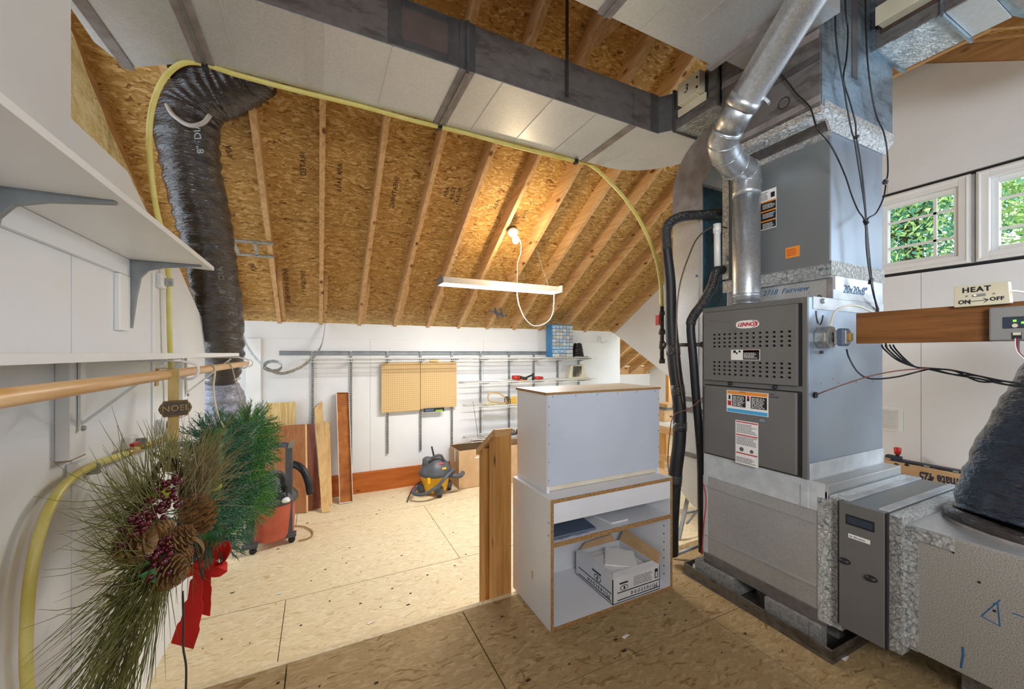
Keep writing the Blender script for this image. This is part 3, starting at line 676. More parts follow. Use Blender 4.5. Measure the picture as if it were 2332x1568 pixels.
p = at(1753, 897, X=X0); text('3wire', .009, (X0-.0005, p[1], p[2]), (0, -1, 0), (0, 0, 1), BLKT, fu, shear=.2); p = at(1753, 903, X=X0); text('set 50-100-8', .008, (X0-.0005, p[1], p[2]), (0, -1, 0), (0, 0, 1), BLKT, fu, shear=.2)
# side face screws, knockout ring
for (x, y) in ((1869, 873), (1898, 862), (1910, 871), (1950, 869), (1988, 868), (1896, 862)):
    p = at(x, y, Y=FY0); B().lathe([(.004, 0), (.003, -.003)], p, 8, 'y').mk('screw', SILV, fu)
b = B(); pc = at(1866, 705, Y=FY0)
for (a0, a1) in ((20, 80), (100, 165), (185, 255), (275, 345)):
    b.tube([(pc[0]+.030*cos(radians(a)), FY0-.001, pc[2]+.068*sin(radians(a))) for a in range(a0, a1+1, 8)], .003, 6)
b.mk('knockout_ring', BLACK, fu); B().lathe([(.012, 0), (.012, -.012), (.006, -.016)], (pc[0]+.012, FY0, pc[2]+.04), 12, 'y').mk('knockout_screw', SILV, fu)
B().lathe([(.014, 0), (.014, .008), (.006, .008)], (at(1855, 899, Y=FY0)[0], FY0-.008, at(1855, 899, Y=FY0)[2]), 14, 'y').mk('grommet', BLACK, fu, smooth=True)
bx('sealant_smear', FX+.03, BXX, FY0-.004, FY0, 1.50, 1.556, MASTICL, fu)
# gas relay box on the side
jb = thing('junction_box', 'octagonal steel box and transformer on the furnace side', 'electrical box', (2.12, .97, 1.38))
cX, cZ = at(1882, 768, Y=.985)[0], at(1882, 768, Y=.985)[2]
P = [(cX+.048*cos(pi/8+k*pi/4), FY0-.001, cZ+.052*sin(pi/8+k*pi/4)) for k in range(8)]
B().prism(P, (0, -.045, 0)).mk('octagon_box', SILV, jb, bev=.003)
B().prism([(p[0], p[1]-.046, p[2]) for p in P], (0, -.003, 0)).mk('box_cover', SILV, jb)
B().lathe([(.020, 0), (.020, -.02)], (cX+.015, .965, cZ-.0), 16, 'y').mk('nut', IRON, jb)
bx('transformer_core', cX-.012, cX+.030, .905, .950, cZ-.032, cZ+.030, SILV, jb, bev=.003)
bx('transformer_coil', cX-.018, cX+.036, .912, .938, cZ-.040, cZ+.038, DARKV, jb, bev=.006)
bx('terminal', cX-.004, cX+.022, .893, .905, cZ-.018, cZ+.016, BRASS, jb, bev=.002)
B().lathe([(.008, 0), (.008, -.014)], (cX-.01, 1.0, cZ-.060), 10, 'z').mk('cable_clamp', BLACK, jb)
# transition box above the furnace
tr = thing('transition_duct', 'dusty duct collar with handwriting between furnace and coil cabinet', 'duct', (2.42, 1.28, FZ1))
TX = 2.182
bx('collar_body', TX, BXX-.004, FY0+.001, FY1-.001, FZ1+.001, 1.700, GALV, tr, bev=.003)
bx('sealed_corner', TX-.004, TX+.04, FY0-.003, FY0+.02, FZ1+.001, 1.66, MASTIC, tr)
bx('white_sealant', TX+.0, BXX-.01, FY0-.004, FY0, FZ1+.002, 1.60, MASTICL, tr)
bx('side_sheet', TX+.02, BXX-.01, FY0-.0035, FY0, 1.60, 1.67, GALVL, tr)
p = at(1737, 664, X=TX); text('2718  Fairview', .038, (TX-.0012, p[1], p[2]-.012), (0, -1, .0), (0, 0, 1), INKB, tr, shear=.35)
p = at(1920, 655, Y=FY0-.005); text('20x20x8"', .058, (p[0], FY0-.0052, p[2]-.006), (1, 0, 0), (0, 0, 1), INKB, tr, shear=.3)
# coil cabinet
cc = thing('coil_cabinet', 'tall grey evaporator coil cabinet above the furnace', 'cabinet', (2.42, 1.28, 1.70))
CX_ = 2.165
bx('coil_body', CX_+.006, BXX, FY0, FY1, 1.702, 2.345, BLUEG, cc, bev=.003)
bx('front_panel', CX_, CX_+.0055, FY0+.002, FY1-.002, 1.712, 2.335, GREYC, cc, bev=.003)
bx('foil_band', CX_-.006, CX_-.0005, FY0-.004, FY1+.01, 1.655, 1.722, FOIL, cc); bx('foil_band', CX_-.006, BXX+.004, FY0-.007, FY0-.0035, 1.665, 1.735, FOIL, cc)
bx('foil_band', CX_-.005, CX_-.0005, FY1-.028, FY1+.012, 1.735, 2.34, FOIL, cc)
L = label(cc, 'data_label', 1727, 1768, 440, 527, CX_-.0003, 'white data label above black warning bars')
sub(L, .02, .98, .30, .98, BLKT, cc, 'print_block'); 
for v in (.28, .52, .77): sub(L, .02, .98, v, v+.035, ORT, cc, 'orange_stripe', .0005)
for a_, s_ in ((.35, 1), (.59, 2), (.84, 3)): lines(L, .25, .95, a_, a_+.13, 4, LABELW, cc, seed=s_)
lines(L, .05, .6, .04, .25, 5, INKG, cc, seed=9); sub(L, .70, .92, .09, .22, BLKT, cc, 'symbol')
L = label(cc, 'orange_sticker', 1789, 1821, 565, 589, CX_-.0003, 'small orange caution sticker'); sub(L, 0, 1, 0, 1, ORT, cc, 'orange_face'); lines(L, .1, .9, .15, .85, 4, REDT, cc, seed=8)
for (x, y) in ((1886, 483), (1884, 385)):
    p = at(x, y, X=CX_); B().lathe([(.005, 0), (.004, .003)], (CX_-.003, p[1], p[2]), 10, 'x').mk('screw', SILV, cc)
# supply plenum above
PX0, PX1, PY0, PY1 = 2.0, 2.662, .974, 1.455
sp = thing('supply_plenum', 'tall sooty galvanised supply plenum above the coil cabinet', 'duct', (2.33, 1.2, 2.35))
bx('plenum_body', PX0, PX1, PY0, PY1, 2.397, 3.32, GALVD, sp, bev=.003)
bx('side_sheet', PX0+.004, PX1-.002, PY0-.004, PY0-.0005, 2.405, 3.30, GALVB, sp)
V = [(PX0+.03, PY0+.02, 2.396), (PX1, PY0+.02, 2.396), (PX1, PY1+.08, 2.396), (PX0+.03, PY1+.08, 2.396)]
W_ = [(CX_-.002, FY0, 2.347), (BXX, FY0, 2.347), (BXX, FY1, 2.347), (CX_-.002, FY1, 2.347)]
B().hexa(W_+V).mk('tapered_neck', GALVD, sp)
bx('foil_band', CX_-.006, CX_-.0008, FY0-.006, FY1, 2.318, 2.362, FOIL, sp); 
B().bar((PX0+.045, PY0-.004, 2.385), (PX0+.045, PY1, 2.385), .09, .035).mk('foil_band', FOIL, sp); bx('foil_band', PX0+.02, PX1+.004, PY0-.008, PY0-.003, 2.385, 2.425, FOIL, sp)
B().prism([(CX_-.01, FY0-.008, 2.34), (PX0+.02, PY0-.006, 2.39), (PX1+.004, PY0-.006, 2.39), (BXX+.004, FY0-.008, 2.34)], (0, .012, .004)).mk('foil_band', FOIL, sp)
for z in (2.43, 2.62): B().bar((PX0-.002, PY0, z), (PX0-.002, PY1, z), .006, .03).mk('sealant_band', MASTICD if z > 2.5 else MASTIC, sp)
for (y0, z0, y1, z1) in ((.98, 2.72, 1.45, 2.77), (.98, 2.80, 1.30, 2.83)):
    B().bar((PX0-.002, y0, z0), (PX0-.002, y1, z1), .006, .035).mk('sealant_band', MASTIC, sp)
B().bar((PX0+.28, PY0-.005, 2.60), (PX0+.28, PY0-.005, 3.0), .05, .004).mk('sealant_smear', MASTICD, sp)
p = at(1785, 235, X=PX0); oval(p[1], p[2], .028, .028, PX0, GREYD, sp, 'maker_stamp', 2, .0008); oval(p[1], p[2], .022, .022, PX0-.0009, GALVD, sp, 'maker_stamp', 2, .0004)
# trunk duct along the roof
TZ = 2.685; TT = TZ+.235; TY0, TY1 = 1.842, 2.342
td = thing('trunk_duct', 'long galvanised trunk duct crossing under the rafters', 'duct', (.6, 2.1, TZ))
b = B(); xs_ = [-.50, .02, .655, 1.15, 1.72]
for i in range(len(xs_)-1):
    bx('duct_section', xs_[i]+.0002, xs_[i+1]-.0002, TY0, TY1, TZ+.001*(i % 2), TT, GALVL if i % 2 else GALV, td)
    bx('side_sheet', xs_[i]+.0002, xs_[i+1]-.0002, TY0-.004, TY0-.0005, TZ+.004, TT, GALVD, td)  # dark facing puts the shade of this duct side into the colour
# left flared end
P = [(-.502, TY0), (-.502, 2.341), (-.84, 2.55), (-.90, 2.40), (-.88, 1.5), (-.502, 1.45)]
B().prism([(x, y, TZ) for x, y in P[::-1]], (0, 0, .235)).mk('flared_section', GALV, td)
B().bar((-.865, 1.5, TZ-.004), (-.83, 2.55, TZ-.004), .05, .004).mk('sealant_band', MASTIC, td)
for x in (-.49, .655):
    B().bar((x, TY0-.006, TZ-.003), (x, TY1+.004, TZ-.003), .075, .005).mk('sealant_band', MASTIC, td); B().bar((x, TY0, TZ-.008), (x, TY1, TZ-.008), .014, .012).mk('slip_joint', GALVD, td)
    bx('sealant_band', x-.04, x+.04, TY0-.008, TY0-.004, TZ-.002, TT, MASTICD, td); bx('slip_joint', x-.008, x+.008, TY0-.018, TY0-.004, TZ-.01, TT, MASTICD, td)
B().bar((1.72, TY0-.004, TZ-.002), (1.72, TY1+.004, TZ-.002), .05, .004).mk('sealant_band', MASTIC, td)
for x in (-.35, -.05, .30, .85, 1.15, 1.45): B().bar((x, TY0, TZ-.001), (x, TY1, TZ-.001), .003, .003).mk('pressed_crease', GALVL, td)
b = B(); frame(b, 0, 1, 0, 1, 0, 0, 0) if False else None
for (a0, a1, z0, z1) in ((.28, .34, TZ+.01, TT-.01), (.555, .61, TZ+.01, TT-.01), (.34, .555, TT-.045, TT-.008), (.34, .555, TZ+.012, TZ+.045)):
    bx('sealant_patch', a0, a1, TY0-.0075, TY0-.004, z0, z1, MASTICD, td, bev=.002)
bx('access_plate', .335, .56, TY0-.0062, TY0-.004, TZ+.04, TT-.04, mat('brown grey plate', '#6a5d57', '#5e534e', 12, .55, .3), td)
# curved elbow at the right end
P = [(1.722, TY0), (1.722, TY1)]
for k in range(13):
    a = pi/2-(pi/2)*k/12; P.append((1.93+.50*cos(a)-.0, 1.842+.50*sin(a)))
P += [(2.43, 1.775), (1.99, 1.775), (1.93, TY0)]
B().prism([(x, y, TZ) for x, y in P[::-1]], (0, 0, .235)).mk('curved_elbow', GALVL, td)
bx('elbow_sealant', 1.722, 1.93, TY0-.006, TY0, TZ+.004, TT, GALVD, td); bx('elbow_sealant', 1.90, 1.99, 1.80, TY0-.003, TZ+.004, TT, MASTICD, td) if False else None
B().bar((1.93, TY0-.002, (TZ+TT)/2), (1.988, 1.775, (TZ+TT)/2), .006, .225).mk('elbow_sealant', MASTICD, td); bx('elbow_sealant', 1.86, 1.925, TY0-.009, TY0-.006, TZ+.002, TT, MASTICD, td)
st = bx('hanger_strap', 1.005, 1.025, TY0-.012, TY0-.008, TT-.20, 3.45, mat('dark strap', '#4b4744', '#3d3a38', 20, .5, .5)); tag(st, 'dark perforated metal strap hanging the trunk duct from the roof', 'strap')
sx = at(1289, 100, Y=TY0)[0]; st.location.x = sx
# zone damper box 3
dz = thing('zone_damper', 'dark duct section with cream damper motor numbered 3', 'damper', (2.2, 1.6, TZ))
bx('damper_duct', 1.992, 2.42, PY1+.002, 1.773, TZ, TT, GALVD, dz, bev=.002); bx('foil_underside', 1.996, 2.42, PY1+.004, 1.77, TZ-.006, TZ-.0005, BUBBLE, dz)
for y in (PY1+.008, 1.765): bx('flange', 1.978, 2.43, y-.006, y+.006, TZ-.012, TT+.01, MASTICD, dz)
bx('motor_recess', 1.985, 1.9918, 1.53, 1.72, TZ+.065, TT-.02, BLACK, dz, bev=.003)
bx('motor_housing', 1.940, 1.985, 1.575, 1.70, TZ+.10, TT-.01, IVORY, dz, bev=.004)
bx('motor_face', 1.936, 1.984, 1.545, 1.574, TZ+.105, TT-.012, IVORY, dz, bev=.002)
bx('mount_plate', 1.976, 1.986, 1.535, 1.73, TZ+.055, TZ+.10, IVORY, dz, bev=.002)
for z in (TZ+.13, TZ+.185): B().lathe([(.007, 0), (.007, .003)], (1.933, 1.560, z), 10, 'x').mk('motor_screw', BLACK, dz)
text('3', .065, (1.9385, 1.655, TZ+.165), (0, -1, 0), (0, 0, 1), BLKT, dz, shear=.2)
# overhead duct 2
od = thing('overhead_duct', 'wide galvanised duct overhead running into the supply plenum', 'duct', (1.2, 1.1, 2.75))
for i, (xa, xb) in enumerate(((-.9, .35), (.353, 1.10), (1.103, 1.765))): bx('duct_section', xa, xb, .85, 1.347, 2.75, 2.99, (GALVL, GALV, GALVL)[i], od)
bx('end_section', 1.80, 1.998, .90, 1.30, 2.752, 2.98, GALV, od)
B().bar((1.782, .83, 2.745), (1.782, 1.365, 2.745), .036, .02).mk('sealant_band', MASTIC, od); bx('slip_joint', 1.77, 1.80, .84, 1.358, 2.75, 3.0, GALVD, od)
B().bar((1.10, .84, 2.747), (1.10, 1.352, 2.747), .07, .006).mk('sealant_band', MASTIC, od); B().bar((1.10, .84, 2.742), (1.10, 1.352, 2.742), .012, .01).mk('slip_joint', GALVD, od)
for x in (.9, 1.3, 1.5): B().bar((x, .85, 2.749), (x, 1.347, 2.749), .003, .003).mk('pressed_crease', GALVL, od)
# right damper branch
rb = thing('branch_duct', 'foil wrapped branch duct with a bend near the gable wall', 'duct', (2.6, .7, 2.79))
bx('branch_body', 2.455, 2.757, .60, .972, 2.79, 3.03, GALVD, rb, bev=.002); bx('foil_underside', 2.458, 2.755, .73, .97, 2.784, 2.7895, BUBBLE, rb)
bx('flange', 2.44, 2.77, .955, .972, 2.775, 3.04, GALVB, rb); bx('flange', 2.44, 2.775, .72, .73, 2.765, 3.04, GALVB, rb)
bx('smooth_underside', 2.458, 2.755, .60, .718, 2.783, 2.7895, GALVL, rb)
B().prism([(2.455, .598, 2.79), (2.757, .598, 2.79), (3.25, .47, 2.79), (3.25, .18, 2.79), (2.72, .20, 2.79)][::-1], (0, 0, .24)).mk('bend_section', GALVB, rb)
B().bar((2.49, .56, 2.785), (2.72, .56, 2.785), .02, .006).mk('slip_joint', MASTIC, rb)
bx('bare_patch', 2.60, 2.72, .44, .54, 2.782, 2.788, GALVL, rb)
dm = thing('damper_motor', 'cream damper motor housing at the top of the frame', 'damper', (2.42, .8, 2.86))
bx('housing', 2.395, 2.450, .70, .93, 2.865, 2.905, IVORY, dm, bev=.003); bx('end_plate', 2.392, 2.396, .80, .935, 2.862, 2.95, IVORY, dm)
bx('divider', 2.40, 2.448, .80, .806, 2.905, 2.99, IVORY, dm)
B().lathe([(.02, 0), (.045, .0), (.05, .03), (.045, .06), (0, .06)], (2.43, .75, 2.91), 20, 'z').mk('motor_drum', BRASS, dm, smooth=True)
B().lathe([(.03, 0), (.03, .03)], (2.43, .87, 2.906), 16, 'z').mk('motor_coil', SILV, dm, smooth=True)
bx('side_plate', 2.450, 2.4548, .69, .94, 2.85, 2.99, BRONZE, dm)
# bypass duct
bp = thing('bypass_duct', 'flat galvanised bypass duct with rounded ends behind the flue pipe', 'duct', (2.3, 1.8, .3))
BX0, BX1 = 2.16, 2.42; BYa, BYb = 1.70, 1.93; zt, zb0 = 2.70, .30
def arc(cy, cz, r, a0, a1, n=10): return [(cy+r*cos(radians(a0+(a1-a0)*k/n)), cz+r*sin(radians(a0+(a1-a0)*k/n))) for k in range(n+1)]
P = [(BYa, .62), (BYa, 2.36), (1.62, 2.44), (1.60, 2.69)]+arc(1.60, 2.36, .33, 80, 0)+[(1.93, .60)]+arc(1.67, .56, .26, 0, -75, 8)+[(1.67, .30), (1.57, .32), (1.57, .56)]
B().prism([(BX0, y, z) for y, z in P], (BX1-BX0, 0, 0)).mk('duct_body', GALVL, bp)
P2 = [(BYa, 2.18), (BYa, 2.36), (1.62, 2.44), (1.60, 2.69)]+arc(1.60, 2.36, .331, 80, 0)+[(1.932, 2.18)]
B().prism([(BX0-.002, y, z) for y, z in P2], (.0015, 0, 0)).mk('elbow_sealant', MASTIC, bp)
bx('teal_side', BX0+.003, BX1, BYa-.003, BYa-.0005, .66, 2.34, TEAL, bp, label='teal tinted side of the duct')
for z in (2.26, 1.0, .93, .64): B().bar((BX0-.003, BYa-.004, z), (BX0-.003, BYb+.004, z), .004, .03).mk('sealant_band', MASTIC if z > 2 else GALVD, bp)
B().bar((BX0-.002, BYa+.03, .7), (BX0-.002, BYa+.03, 2.2), .002, .002).mk('pressed_crease', GALVL, bp)
for (x, y) in ((1591, 956), (1588, 628)):
    p = at(x, y, X=BX0); B().lathe([(.008, 0), (.006, .006)], (BX0-.007, p[1], p[2]), 10, 'x').mk('damper_knob' if y > 900 else 'ink_blot', IRON if y > 900 else INKB, bp)
# flue pipe
fp = thing('flue_pipe', 'shiny galvanised flue pipe rising with elbows from the furnace', 'pipe', (2.08, 1.365, FZ1))
r_ = .0665
B().tube([(2.08, 1.365, FZ1+.001), (2.08, 1.365, 1.62), (2.08, 1.365, 2.15)], r_, 32).mk('lower_pipe', PIPE, fp, smooth=True)
for z in (1.565, 1.60, 1.615): tb('crimp_ring', [(2.08+(r_+.001)*cos(a), 1.365+(r_+.001)*sin(a), z) for a in [2*pi*k/24 for k in range(25)]], .003, PIPE, fp, 6)
q = [Vector((2.08, 1.365, 2.14)), Vector((2.08, 1.365, 2.27)), Vector(at(1668, 372, t=2.06)), Vector(at(1646, 330, t=1.97)), Vector(at(1660, 292, t=1.90)), Vector(at(1690, 238, t=1.80)), Vector(at(1835, 0, t=1.53)), Vector(at(1905, -115, t=1.36))]
E1 = cr(q[:5], 6)
gores = 5; seg = len(E1)//gores
B().tube(E1, r_+.002, 32).mk('elbow', PIPE, fp, smooth=True)
for i in range(3, len(E1)-1, 4):
    d = (E1[min(i+1, len(E1)-1)]-E1[i-1]).normalized(); a = d.orthogonal().normalized(); c = d.cross(a)
    tb('gore_ring', [E1[i]+a*((r_+.003)*cos(t))+c*((r_+.003)*sin(t)) for t in [2*pi*k/24 for k in range(25)]], .003, PIPE, fp, 6)
B().tube([q[4], q[5]+(q[5]-q[4])*.12], r_, 32).mk('middle_pipe', PIPE, fp, smooth=True)
dd = (q[6]-q[5]).normalized()
B().tube([q[5], q[5]+dd*.02, q[6], q[7]], r_+.0035, 32).mk('upper_pipe', PIPE, fp, smooth=True)
a = dd.orthogonal().normalized(); c = dd.cross(a)
B().tube([q[5]-dd*.012, q[5]+dd*.035], r_+.006, 32).mk('clamp_band', PIPE, fp, smooth=True)
cl = Vector(at(1738, 222, t=1.76)); B().bar(cl, cl+Vector((.01, -.02, -.035)), .02, .012).mk('clamp_ear', PIPE, fp)
# insulated black pipes
ip = thing('insulated_pipe', 'thick black insulated pipe from coil cabinet down to the floor, farther from furnace', 'pipe', at(1530, 1275, t=2.43))
P = px((1690, 488, 2.46), (1660, 486, 2.46), (1600, 489, 2.44), (1550, 494, 2.42), (1520, 515, 2.41), (1518, 560, 2.41), (1526, 640, 2.41), (1529, 740, 2.40), (1536, 830, 2.39), (1547, 920, 2.38), (1547, 1000, 2.38), (1538, 1080, 2.39), (1531, 1180, 2.41), (1530, 1260, 2.44))
b = cr(P, 8); B().tube(b, [.026 if i < 34 else .026+.012*min(1, (i-34)/30) for i in range(len(b))], 16).mk('insulation', BLACK, ip, smooth=True)
B().tube(b[:42], .030, 12).mk('black_tape', BLACKP, ip, smooth=True)
for k in (60, 68, 76, 88): B().tube(b[k:k+3], .0405, 14).mk('tape_band', BLACKP, ip, smooth=True)
ip2 = thing('insulated_pipe', 'thinner black insulated pipe hugging the left edge of furnace', 'pipe', at(1600, 1265, t=2.40))
P = px((1690, 618, 2.36), (1660, 618, 2.36), (1634, 616, 2.35), (1622, 650, 2.34), (1600, 690, 2.33), (1580, 718, 2.32), (1573, 745, 2.32), (1579, 820, 2.32), (1585, 900, 2.33), (1592, 980, 2.34), (1597, 1060, 2.36), (1598, 1150, 2.38), (1600, 1255, 2.42))
b = cr(P, 8); B().tube(b, .024, 16).mk('insulation', BLACK, ip2, smooth=True); B().tube(b[4:48], .027, 12).mk('black_tape', BLACKP, ip2, smooth=True)
vp = thing('drain_vent', 'short white plastic vent pipe beside the flue', 'pipe', at(1634, 605, t=2.33)); tb('pipe', px((1634, 606, 2.33), (1633, 515, 2.33)), .018, PVC, vp, 16); tb('cap', px((1633, 530, 2.33), (1633, 510, 2.33)), .022, PVC, vp, 16)
tb('thermometer_stem', px((1655, 596, 2.34), (1655, 588, 2.34)), .006, PVC, vp, 10); B().lathe([(.0, 0), (.018, 0), (.018, .008), (0, .008)], at(1655, 588, t=2.33), 16, 'y').mk('gauge_disc', PVC, vp)
o = tb('control_tube', px((1668, 521, 2.33), (1625, 516, 2.33), (1590, 540, 2.32), (1570, 580, 2.31), (1550, 640, 2.30), (1542, 700, 2.30), (1541, 780, 2.31), (1546, 850, 2.32), (1556, 920, 2.33)), .0045, mat('bronze tube', '#6b5a44', '#584935', 20, .4, .4), None, 8, 8); tag(o, 'thin bronze tube looping down beside the insulated pipe', 'tube')
o = tb('thermostat_wire', px((1600, 905, 2.26), (1570, 930, 2.28), (1535, 945, 2.30), (1525, 990, 2.31), (1521, 1050, 2.33), (1524, 1080, 2.34)), .003, COPPER, None, 6, 8); tag(o, 'thin brown wire wrapped around the insulated pipe', 'wire')
o = tb('orange_wire', px((1602, 1100, 2.22), (1608, 1140, 2.22), (1603, 1190, 2.22), (1600, 1240, 2.24), (1598, 1262, 2.26)), .003, RED, None, 6, 8); tag(o, 'red orange wire at the lower left corner of the return box', 'wire')
o = tb('drain_hose', [at(1605, 1237, t=2.5), at(1570, 1250, t=2.5), at(1530, 1266, t=2.5)], .010, PVC if False else STEEL, None, 10); tag(o, 'thin grey drain pipe running left of the drain pan', 'pipe')
o = B().lathe([(0, 0), (.018, 0), (.02, .02), (.014, .035), (.012, .06), (0, .065)], (1.975, 1.605, .0045), 14).mk('float_switch', IVORY, smooth=True); tag(o, 'small ivory float switch in the corner of drain pan', 'switch')
# gas pipe
gp_ = thing('gas_pipe', 'black iron gas pipe with red valve beside the insulated pipes', 'pipe', (2.0, 1.88, 1.22))
GX, GY = 2.0, 1.876
tb('riser', [(GX, GY, 1.24), (GX, GY, 1.60)], .0125, IRON, gp_, 14)
for z0, z1, rr in ((1.232, 1.262, .019), (1.325, 1.375, .018), (1.42, 1.445, .021), (1.435, 1.455, .017), (1.545, 1.57, .018)): tb('fitting', [(GX, GY, z0), (GX, GY, z1)], rr, IRON, gp_, 12)
bx('valve_handle', GX-.03, GX-.018, GY-.006, GY+.03, 1.48, 1.545, RED, gp_, bev=.004)
tb('side_branch', [(GX, GY, 1.35), (GX, 1.555, 1.348)], .011, IRON, gp_, 12); tb('fitting', [(GX, GY-.045, 1.35), (GX, GY-.02, 1.35)], .017, IRON, gp_, 12); tb('fitting', [(GX, 1.556, 1.348), (GX, 1.58, 1.348)], .017, IRON, gp_, 12)
# yellow hose
yh = thing('gas_hose', 'long yellow gas hose from left wall over trunk duct to the red valve', 'hose', at(400, 985, X=XW+.03))
P = [at(x, y, X=XW+.035) for x, y in ((399, 980), (394, 930), (390, 850), (387, 780), (385, 700), (383, 620), (372, 540), (357, 480))]
P += px((345, 400, 1.93), (340, 300, 1.92), (352, 225, 1.90), (385, 165, 1.89), (440, 141, 1.885))
P += [(x, TY1+.012, TZ-.010+.003*sin(x*9)) for x in (-.35, -.1, .2, .5, .8, 1.1, 1.4, 1.62)]
P += px((1345, 376, 2.95), (1400, 425, 2.85), (1450, 490, 2.75), (1488, 570, 2.65), (1504, 640, 2.59))+[(GX, GY, 1.60)]
b = cr(P, 8); B().tube(b, .0125, 12).mk('hose', YELLOW, yh, smooth=True)
for x in (-.49, .66, 1.66): bx('zip_tie', x-.012, x+.012, TY1-.006, TY1+.028, TZ-.026, TZ+.006, BLACK, yh)
h2 = thing('gas_hose', 'thick yellow gas hose curving down the near left wall', 'hose', at(60, 1568, X=XW+.05))
P = [at(x, y, X=XW+.045) for x, y in ((70, 1640), (60, 1520), (62, 1400), (72, 1300), (95, 1200), (130, 1125), (175, 1080), (230, 1052), (280, 1035), (312, 1022), (345, 1008))]
b = cr(P, 8); B().tube(b, .0135, 14).mk('hose', YELHOSE2, h2, smooth=True)
tb('coupling', [at(285, 1033, X=XW+.045), at(300, 1027, X=XW+.045)], .017, BRASS, h2, 12)
gv = thing('gas_valve', 'brass elbow fittings with red valve handle on the left wall', 'valve', at(340, 1010, X=XW+.045))
tb('elbow', [at(x, y, X=XW+.045) for x, y in ((312, 1020), (345, 1010), (375, 1000), (400, 990), (402, 975))], .015, BRASS, gv, 12); tb('fitting', [at(398, 990, X=XW+.04), at(397, 960, X=XW+.04)], .018, IRON, gv, 12)
p = at(304, 1010, X=XW+.05); bx('handle', p[0]-.004, p[0]+.012, p[1]-.03, p[1]+.03, p[2]-.008, p[2]+.006, RED, gv, bev=.003)
for (x, y, lab) in ((183, 1072, 'white wooden block with strap holding the thick hose, nearest the viewer'), (368, 640, 'white block with metal strap holding the yellow hose high on the wall'), (300, 1010, 'white wooden block behind the red gas valve'), (372, 968, 'small pale wall box beside the yellow hose joint')):
    p = at(x, y, X=XW+.02); t_ = thing('hose_clip', lab, 'clip', p); s_ = .045
    bx('block', XW+.001, XW+.030, p[1]-s_*.9, p[1]+s_*.9, p[2]-s_*.8, p[2]+s_*.8, WHITE, t_, bev=.002)
    bx('strap', XW+.03, XW+.064, p[1]+.012, p[1]+.026, p[2]-.02, p[2]+.02, SILV, t_, bev=.003)
# ------------------------------------------------------------------ white cabinets
lc = thing('base_cabinet', 'open white low cabinet with raw particleboard front edges', 'cabinet', (1.36, 1.77, 0))
LX0, LX1, LY0, LY1, LH = .968, 1.753, 1.570, 1.968, .615
bx('side_panel', LX0, LX0+.016, LY0+.001, LY1, .0005, LH-.001, WHITEM, lc); bx('side_panel', LX1-.016, LX1, LY0+.001, LY1, .0005, LH-.001, WHITEM, lc)
bx('top_panel', LX0+.0165, LX1-.0165, LY0+.001, LY1, LH-.018, LH, WHITEM, lc); bx('bottom_panel', LX0+.0165, LX1-.0165, LY0+.001, LY1, .003, .019, WHITEM, lc)
bx('back_panel', LX0+.0165, LX1-.0165, LY1-.010, LY1-.003, .0195, LH-.019, WHITEM, lc); bx('apron', LX0+.0165, LX1-.0165, LY0+.004, LY0+.018, .500, LH-.0185, WHITEM, lc)
bx('shelf', LX0+.0165, LX1-.0165, LY0+.004, LY1-.011, .392, .410, WHITEM, lc)
for (a, b_, c, d) in ((LX0, LX0+.016, .0005, LH), (LX1-.016, LX1, .0005, LH), (LX0+.016, LX1-.016, LH-.018, LH), (LX0+.016, LX1-.016, .003, .019), (LX0+.016, LX1-.016, .391, .411)):
    bx('raw_edge', a, b_, LY0-.0006, LY0+.0008 if c != .391 else LY0+.0035, c, d, CHIP, lc)
b = B()
for x in (LX1-.0165,):
    for k in range(9):
        for y in (LY0+.045, LY1-.06): b.box(x-.0012, x, y-.003, y+.003, .06+k*.045+(.12 if k > 6 else 0), .066+k*.045+(.12 if k > 6 else 0))
for k in range(7):
    for y in (LY0+.05,): b.box(LX0+.0165, LX0+.018, y-.003, y+.003, .06+k*.045, .066+k*.045)
b.mk('pin_holes', BLKT, lc); bx('dowel_plug', LX0-.001, LX0, 1.74, 1.752, .16, .20, mat('beige putty', '#c2a878', '#b49a6a', 5, .7), lc)
for z in (.44, .50): bx('dowel_plug', LX0-.001, LX0, 1.585, 1.592, z, z+.008, CHIP, lc)
uc = thing('upper_cabinet', 'closed white box cabinet stacked on the low open cabinet, back panel facing out', 'cabinet', (1.36, 1.81, LH))
UX0, UX1, UY0, UY1, UZ0, UZ1 = .994, 1.737, 1.650, 1.966, LH+.001, 1.107
bx('side_panel', UX0, UX0+.016, UY0, UY1, UZ0, UZ1-.0125, WHITEM, uc); bx('side_panel', UX1-.016, UX1, UY0, UY1, UZ0, UZ1-.0125, WHITEM, uc)
bx('top_panel', UX0-.006, UX1+.006, UY0-.006, UY1+.004, UZ1-.012, UZ1, mat('cabinet top board', '#d9cfc0', '#d0c4b2', 4, .4), uc)
bx('back_panel', UX0+.004, UX1-.003, UY0-.004, UY0-.0003, UZ0+.035, UZ1-.013, mat('bluish hardboard', '#c3cad6', '#bbc2d0', 2, .3), uc)
bx('raw_edge', UX0-.006, UX1+.006, UY0-.0068, UY0-.0062, UZ1-.012, UZ1-.0005, CHIP, uc); bx('raw_edge', UX0-.0066, UX0-.0062, UY0-.006, UY1+.004, UZ1-.012, UZ1-.0005, CHIP, uc)
bx('bottom_cleat', UX0+.0165, UX1-.0165, UY0+.02, UY0+.036, UZ0+.002, UZ0+.05, mat('pale cleat', '#d8cdb8', '#ccbfa6', 6, .6), uc); bx('bottom_panel', UX0+.0165, UX1-.0165, UY0+.037, UY1-.002, UZ0+.05, UZ0+.066, WHITEM, uc)
b = B()
for k in range(6): b.box(UX0+.03+k*.135, UX0+.035+k*.135, UY0-.005, UY0-.0038, UZ1-.024, UZ1-.019)
